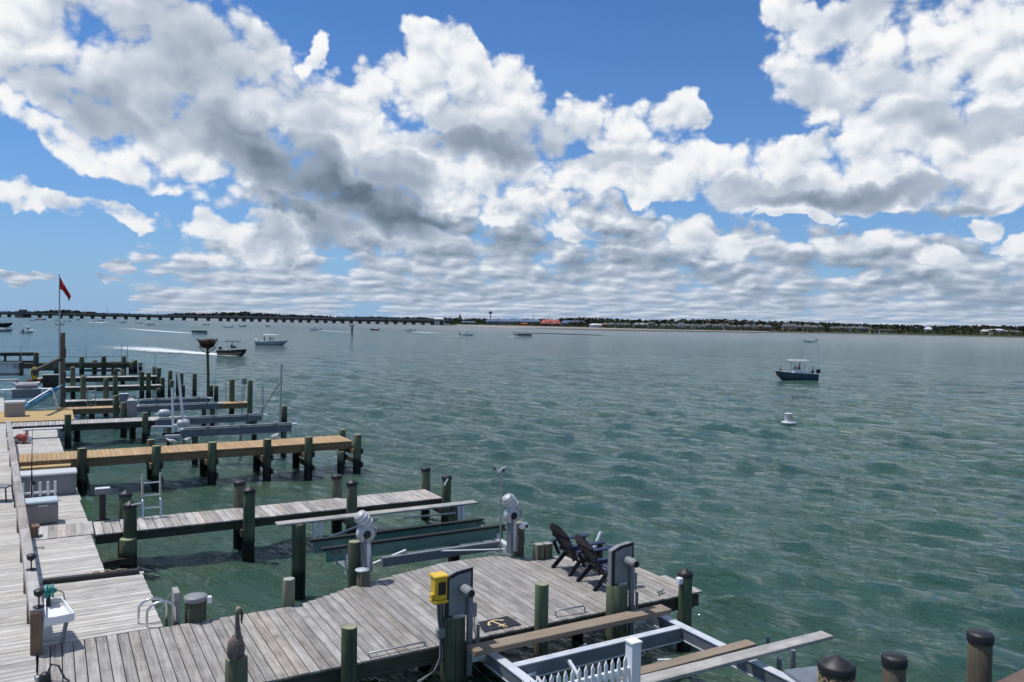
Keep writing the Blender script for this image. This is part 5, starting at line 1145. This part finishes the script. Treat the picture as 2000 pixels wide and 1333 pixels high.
# gulls resting on the tan pier
def gull(px, py, rz, label):
    t = thing('gull', label, 'gull', at(px, py, TZ), rz, 'gulls on the tan pier'); t.scale = (.68,)*3; mb = MB()
    mb.tube([(-.26,0,.17),(-.15,0,.19),(0,0,.2),(.13,0,.22),(.19,0,.29),(.24,0,.31),(.29,0,.30)], [.012,.06,.095,.085,.05,.048,.015], 10); mb.build('body', M['hullwhite'], t)
    for s in (-1,1):
        w = MB(); w.lathe([(.005,-.22),(.05,-.08),(.06,.06),(.01,.13)], 0, 0, 0, 8, axis='x', squash=.3); w.xform(Matrix.Translation((-.06, s*.07, .225))); w.build('wing', M['grey'], t); MB().tube([(.02,s*.03,0),(.01,s*.03,.14)], .008, 5).build('leg', M['orange'], t)
    MB().tube([(.285,0,.3),(.34,0,.285)], [.014,.004], 6).build('bill', M['yellow'], t)
gull(335,868,RAD(170),'left one of two white gulls on the tan pier'); gull(364,866,RAD(-60),'right one of two white gulls on the tan pier'); gull(537,858,RAD(20),'lone white gull farther right on the tan pier')
# ------------------------------------------------------------------ buoy and channel marker
q = at(1541,826,0); t = thing('buoy', 'squat white marker buoy with orange ring floating right of the piers', 'buoy', q); t.scale = (.74,.74,.62)
MB().lathe([(.3,-.3),(.62,-.12),(.66,.04),(.6,.12),(.3,.15)], n=20).build('float_collar', M['taupelid'], t); mb = MB(); mb.lathe([(.33,.1),(.33,.98),(.34,1.0),(.32,1.02),(0,1.03)], -.08, 0, 0, 18); mb.build('drum', M['hullwhite'], t)
fr_ = Vector((-q.x,-q.y,0)).normalized(); mb = MB(); rt = Vector((fr_.y*-1, fr_.x, 0))
an0 = math.atan2(fr_.y, fr_.x)+.35
rp = [Vector((-.08+.345*math.cos(an0+.42*math.cos(RAD(a))), .345*math.sin(an0+.42*math.cos(RAD(a))), .58+.19*math.sin(RAD(a)))) for a in range(0, 361, 24)]
MB().tube(rp, .028, 6, caps=False).build('orange_ring', M['orange'], t)
MB().lathe([(.345,.955),(.35,.96),(.35,.99),(.34,1.)], -.08, 0, 0, 18).build('orange_band', M['orange'], t)
q = at(687.5,655.5,0); t = thing('channel_marker', 'dark two legged channel marker standing in the open water', 'channel marker', q); d = depth(q); s = d/F
for o in (-2.2, 2.2): MB().tube([( _r0*o*s) + Vector((0,0,-2)), (_r0*o*s*.4)+Vector((0,0,16*s))], .9*s, 8).build('leg', M['beam'], t)
MB().lathe([(1.4*s,11*s),(1.5*s,19*s),(0,20*s)], n=10).build('head', M['black'], t)
for o in (-3.2, 3.): MB().box(_r0.x*o*s, _r0.y*o*s, 19.5*s, 2.4*s, .3, 3.4*s, -YAW).build('board', M['black'] if o < 0 else M['redplastic'], t)
# ------------------------------------------------------------------ people (one continuous body, clothes by zone)
def body_mesh(name, sit, shirt, legs):
    J = {}; V = []; E_ = []; Rr = []
    def j(n, p, r, par=None):
        J[n] = len(V); V.append(p); Rr.append(r)
        if par: E_.append((J[par], J[n]))
    hz = .92 if not sit else .5
    j('pelvis', (0,0,hz), .14); j('waist', (0,0,hz+.16), .125, 'pelvis'); j('chest', (0,0,hz+.38), .15, 'waist'); j('neckb', (0,0,hz+.52), .07, 'chest'); j('neck', (.01,0,hz+.59), .055, 'neckb'); j('face', (.03,0,hz+.68), .092, 'neck'); j('head', (.02,0,hz+.77), .095, 'face'); j('crown', (.01,0,hz+.83), .05, 'head')
    for s, k in ((1,'l'),(-1,'r')):
        j('sh'+k, (0,s*.19,hz+.46), .065, 'chest'); j('el'+k, (.08,s*.25,hz+.22), .048, 'sh'+k); j('wr'+k, (.28,s*.2,hz+.2), .034, 'el'+k); j('ha'+k, (.36,s*.18,hz+.22), .04, 'wr'+k)
        if sit: j('hip'+k, (.06,s*.1,hz-.02), .095, 'pelvis'); j('kn'+k, (.46,s*.11,hz+.0), .07, 'hip'+k); j('an'+k, (.5,s*.11,.08), .045, 'kn'+k); j('to'+k, (.64,s*.12,.04), .04, 'an'+k)
        else: j('hip'+k, (0,s*.1,hz-.1), .1, 'pelvis'); j('kn'+k, (.02,s*.11,.5), .072, 'hip'+k); j('an'+k, (-.01,s*.11,.08), .048, 'kn'+k); j('to'+k, (.14,s*.12,.035), .04, 'an'+k)
    me = bpy.data.meshes.new(name); me.from_pydata(V, E_, []); o = bpy.data.objects.new(name, me); COL.objects.link(o)
    md = o.modifiers.new('skin', 'SKIN'); 
    for i, sv in enumerate(me.skin_vertices[0].data): sv.radius = (Rr[i], Rr[i]); sv.use_root = (i == 0)
    o.modifiers.new('sub', 'SUBSURF').levels = 1
    dg = bpy.context.evaluated_depsgraph_get(); m2 = bpy.data.meshes.new_from_object(o.evaluated_get(dg)); bpy.data.objects.remove(o, do_unlink=True)
    for m in (M['skin'], shirt, legs, M['hair']): m2.materials.append(m)
    for f in m2.polygons:
        c = f.center; f.use_smooth = True
        z = c.z-hz; out = abs(c.y) > .16 or c.x > .2
        f.material_index = 3 if (z > .74 or (z > .64 and c.x < -.02)) else 0 if z > .5 else 1 if (z > .02 and not (c.x > .2)) else 0 if (z > -.05 and c.x > .2 and not sit) else 2 if (z > -.45 if not sit else c.z > .38) else 0
    m2.name = name; return m2
BM = {k: body_mesh('person_'+k, k[0] == 's', M[{'r':'shirtred','d':'shirtdark','w':'shirtwhite'}[k[1]]], M['shorts']) for k in ('tr','td','sd','sw')}
def person(kind, parent_loc, rz, off, label):
    c, s = math.cos(rz), math.sin(rz); link('person', BM[kind], None, (parent_loc[0]+c*off[0]-s*off[1], parent_loc[1]+s*off[0]+c*off[1], parent_loc[2]+off[2]), (0,0,rz), label, 'person')
# ------------------------------------------------------------------ boats
def hull_mesh(L, B, Fb, mat, stripe=None):
    """planing hull: keel, chine and gunwale lofted over stations, open cockpit with sole"""
    n = 13; mb = MB(); rows = []
    for i in range(n):
        t = i/(n-1); x = -L/2 + L*t; b = B/2*(1 if t < .55 else math.sqrt(max(0, 1-((t-.55)/.45)**2.1))); b = max(b, .02)
        sheer = Fb*(1+.42*t*t); keel = -.32 + (.30+Fb*.9)*max(0, (t-.70)/.30)**2.2; ch = -.06 + (.1+Fb*.75)*max(0, (t-.55)/.45)**2
        rake = L*.045*max(0, (t-.6)/.4)
        rows.append([(x, 0, keel), (x, b*.80, ch), (x+rake*.5, b*.93, (ch+sheer)*.5), (x+rake, b, sheer), (x+rake, b*.9 if b > .1 else b*.5, sheer+.02), (x+rake*.8, b*(.80 if t < .62 else .62), max(.22, ch+.12) if t < .80 else sheer-.03), (x, 0, max(.22, ch+.12) if t < .80 else sheer+.01)])
    P = [p for r in rows for p in r]; m = len(rows[0]); Fo = []; Fi = []
    P2 = [(x, -y, z) for x, y, z in P]
    for i in range(n-1):
        for k in range(m-1):
            a = i*m+k; (Fo if k < 3 else Fi).append((a, a+m, a+m+1, a+1))
    tr = (0, 1, 2, 3)
    mb.add(P, Fo, True, 0); mb.add(P, Fi, False, 1); mb.add(P2, [f[::-1] for f in Fo], True, 0); mb.add(P2, [f[::-1] for f in Fi], False, 1)
    T = [rows[0][k] for k in range(4)]; mb.add(T + [(x,-y,z) for x, y, z in T[::-1]], [tuple(range(7,-1,-1))], False, 0)
    return mb.mesh('hull', [mat, M['hullwhite']])
def boat(px, py, L, rz, hull, label, top='white', cat='boat', B=None, Fb=.75, ttop=True, console=True, motors=1, motor='black', pontoon=False, people=(), tipz=0., z=0.):
    q = at(px, py, 0.); B = B or L*.34; t = thing('motor_boat', label, cat, (q.x, q.y, z), rz)
    if pontoon:
        for s in (-1, 1): MB().tube([(-L/2,s*B*.36,.1),(L/2-.5,s*B*.36,.1),(L/2,s*B*.36,.3)], [.3,.3,.06], 10).build('pontoon', M['alu'], t)
        MB().box(0,0,.5,L*.96,B,.12).build('deck', M['hullgrey'], t)
        for s in (-1, 1): MB().box(0,s*B*.48,.85,L*.9,.05,.6).build('side_panel', M[hull], t)
        MB().box(L*.45,0,.85,.05,B*.9,.6).build('front_panel', M[hull], t); MB().box(-L*.3,0,.9,L*.3,B*.8,.45).build('seat', M[hull], t)
        if ttop:
            MB().box(-L*.1,0,2.55,L*.55,B*.95,.08).build('canopy', M[top], t)
            for x in (-L*.35, L*.15):
                for s in (-1,1): MB().tube([(x,s*B*.46,.6),(x,s*B*.44,2.52)], .035, 6).build('canopy_post', M['steel'], t)
    else:
        h = link('hull', hull_mesh(L, B, Fb, M[hull]), t)
        MB().tube([(-L/2,s_*B/2*.99,Fb+.01) for s_ in (1,)] + [(-L*.1,B/2*.99,Fb*1.07)], .04, 5).build('rub_rail', M['white'], h)
        if console:
            MB().box(.0,0,.75,.75,.8,1.05).build('console', M['hullwhite'], t, bevel=.05); MB().bar((.3,0,1.25),(.12,0,1.6), .75, .04, (1,0,0)).build('windscreen', M['glass'], t)
            MB().box(-.95,0,.62,.5,.9,.8).build('helm_seat', M['hullwhite'], t, bevel=.05); MB().box(L*.26,0,.55,.9,.9,.55).build('bow_seat', M['hullwhite'], t, bevel=.05)
        if ttop:
            MB().box(-.2,0,2.35,L*.44,B*.80,.08).build('hard_top', M[top], t, bevel=.03)
            for x in (-.75,.45):
                for s in (-1,1): MB().tube([(x*.85,s*.45,.3),(x,s*.55,2.32)], .035, 6).build('top_post', M['steel'], t)
            MB().tube([(-.8,.3,2.28),(-.95,.3,3.1)], .012, 5).build('aerial', M['white'], t)
    for k in range(motors):
        y = (k-(motors-1)/2)*.6; m = MB().box(-L/2-.28,y,Fb+.28,.5,.36,.55).build('outboard_motor', M[motor], t, bevel=.09); MB().bar((-L/2-.2,y,-.4),(-L/2-.22,y,Fb+.1), .18, .2).build('motor_leg', M[motor], m)
    for kind, off, lab in people: person(kind, (q.x, q.y, z), rz, off, lab)
    return t
BR, BL = -YAW, math.pi-YAW
boat(1555,743,4.8,BL+.1,'hullnavy','navy hulled boat with white hard top on open water at right',Fb=.8,people=[('tr',(-.35,.05,.24),'bare chested person standing at the helm of the navy boat'),('sd',(2.0,.1,.35),'person sitting in the bow of the navy boat'),('sd',(-1.9,.3,.3),'person sitting at the stern of the navy boat')])
boat(455,695,5.9,BR-.55,'hullblack','black boat with dark hard top racing past the nest',top='black',Fb=.85,people=[('td',(-.35,0,.3),'person standing at the helm of the black boat')])
boat(531,674,7.2,BR-.12,'hullgrey','long pale grey boat with white top behind the black boat',Fb=.8,motors=2,motor='white',people=[('td',(-2.0,.3,.3),'person standing in the stern of the pale grey boat'),('td',(-.4,0,.3),'person standing under the top of the pale grey boat')])
boat(390,652.5,5.2,BR-.1,'hullgreen','dark pontoon boat with canopy frame left of the nest',top='hullgrey',pontoon=True,B=2.5)
boat(54,651,4.8,RAD(62),'hullwhite','white boat with hard top seen from astern at the left',B=2.6)
boat(2,639,10,BR,'hullblack','dark cabin boat cut off by the left edge',B=3.4,Fb=1.5,console=False,ttop=True,top='black')
boat(5,648,7.,BR,'hullgrey','low grey skiff below the dark cabin boat at left',ttop=False)
SB = [(45,621.5,9,BR,'hullblack','tiny dark boat by the draw span'),(62,626.5,8,BL,'hullgrey','tiny grey boat right of the draw span'),(81,625.6,16,BR,'hullblack','long low dark barge near the bridge'),(111,627,9,BL,'hullwhite','tiny white boat left of the flag pole near the bridge'),
 (117.5,635.5,8,BR,'hullwhite','small white boat showing right behind the flag pole'),(133,628.5,10,BR,'hullwhite','tiny white boat right of the flag pole with thin wake'),(152,626,6,BR,'hullblack','tiny dark skiff near the bridge piers'),(185,629.5,9,BL,'hullwhite','tiny white boat throwing spray below the bridge'),
 (198,628,8,BR,'hullgrey','tiny grey boat beside the spraying white boat'),(241,631,9,BR,'hullwhite','tiny white boat alone under the bridge lamps'),(272,632,9,BR,'hullwhite','tiny white boat left of the dark and white one'),(292,635.5,10,BL,'hullwhite','small white boat with dark stern near the first wake'),
 (401,635.6,8,BL,'hullwhite','small white boat above the pontoon boat'),(445,640,9,BL,'hullwhite','small white boat with dark motor right of the pontoon boat'),(475,638.5,7,BR,'hullgrey','tiny grey skiff above the pale grey boat'),(524,638.5,4,BR,'hullblack','tiny dark jet boat far beyond the pale grey boat'),
 (616,645.5,9.5,BL,'hullwhite','white boat running left with wake before the channel marker'),(731,645.6,8,BL,'hullred','small red boat right of the channel marker'),(801,647.8,8,BL,'hullwhite','white boat with long wake right of the red boat'),(912,656,9,BR,'hullwhite','white boat with passengers below the water tower'),(1581,669,8.5,BL,'hullwhite','small white open boat beyond the navy boat')]
for k, (px, py, L, rz, hl_, lab) in enumerate(SB): boat(px, py, L*.62, rz, hl_, lab, ttop=k in (3,4,7,9,11,12,16,18,19), motors=1)
boat(1023,658,7,BR,'hullgreen','dark green pontoon boat below the red roofed building',pontoon=True,B=2.6,ttop=False)
# ------------------------------------------------------------------ wakes
def foam_mat():
    m, nt = new_mat('wake_foam'); p = position(nt); uv = nt.n.new('ShaderNodeAttribute'); uv.attribute_name = 'edge'
    n = nt.noise(nt.v('MULTIPLY', p, (1,1,0)), 1.3, 6, .68, dist=.8)
    a = nt.m('MULTIPLY', nt.rng(nt.m('ADD', n, nt.m('MULTIPLY_ADD', uv.outputs['Fac'], .58, -.34)), .42, .62), .92)
    nt.put(nt.bs.inputs['Base Color'], (.72,.75,.76)); nt.bs.inputs['Roughness'].default_value = .8; nt.put(nt.bs.inputs['Alpha'], a)
    return m
M['foam'] = foam_mat()
def wake(pts, widths, strength, label):
    P = [at(px, py, 0.) for px, py in pts]; n = 40; m = 9; V = []; A = []; Fc = []
    for i in range(n):
        f = i/(n-1)*(len(P)-1); k = min(int(f), len(P)-2); g = f-k; c = P[k].lerp(P[k+1], g); w = 1.5*(widths[k]*(1-g)+widths[k+1]*g); st = strength[k]*(1-g)+strength[k+1]*g
        d = (P[k+1]-P[k]).normalized(); s = Vector((-d.y, d.x, 0))
        for j in range(m):
            o = (j/(m-1)-.5)*2; q = c + s*o*w/2; cell = q.length*.0085
            zz = float(wave_z(np.array([q.x]), np.array([q.y]), np.array([cell if q.length < 160 else 1e3]))[0]); V.append((q.x, q.y, zz+.03+.05*(1-abs(o))*st)); A.append(max(0, (1-o*o))*st)
    for i in range(n-1):
        for j in range(m-1): a = i*m+j; Fc.append((a, a+m, a+m+1, a+1))
    me = MB().add(V, Fc, True).mesh('wake', M['foam']); at_ = me.attributes.new('edge', 'FLOAT', 'POINT'); at_.data.foreach_set('value', A)
    link('wake', me, None, label=label, cat='wake', kind='stuff')
wake([(468,696.5),(430,693.5),(380,690),(320,686),(270,681),(205,673)], [2.0,3.0,5,8,11,14], [1,1.1,1,.85,.75,.1], 'white wake trailing behind the black boat')
wake([(384,652),(350,650),(300,646.5),(240,641.5),(190,638)], [2,4,7,9,9], [1,1,.8,.5,.1], 'thin white wake behind the pontoon boat')
wake([(622,646),(660,648),(700,650),(770,651.5)], [3,4,5,5], [1,.8,.6,.1], 'thin wake right of the white boat by the channel marker')
wake([(806,648.5),(840,650.5),(890,652.5)], [3,5,5], [1,1,.2], 'white wake behind the boat right of the red one')
wake([(905,657),(880,657),(850,656.5)], [3,4,4], [.9,.7,.1], 'short wake behind the white boat below the water tower')
wake([(1017,658.5),(990,657.5),(950,657.5)], [3,4,4], [.9,.6,.1], 'short wake behind the dark green pontoon boat')
wake([(178,629.6),(186,629.8),(205,631)], [8,14,8], [1.2,1.2,.5], 'burst of spray round the tiny white boat by the bridge')
wake([(1590,669.5),(1610,670.5),(1640,671.5)], [2,3,3], [.8,.6,.1], 'short wake behind the small white open boat')
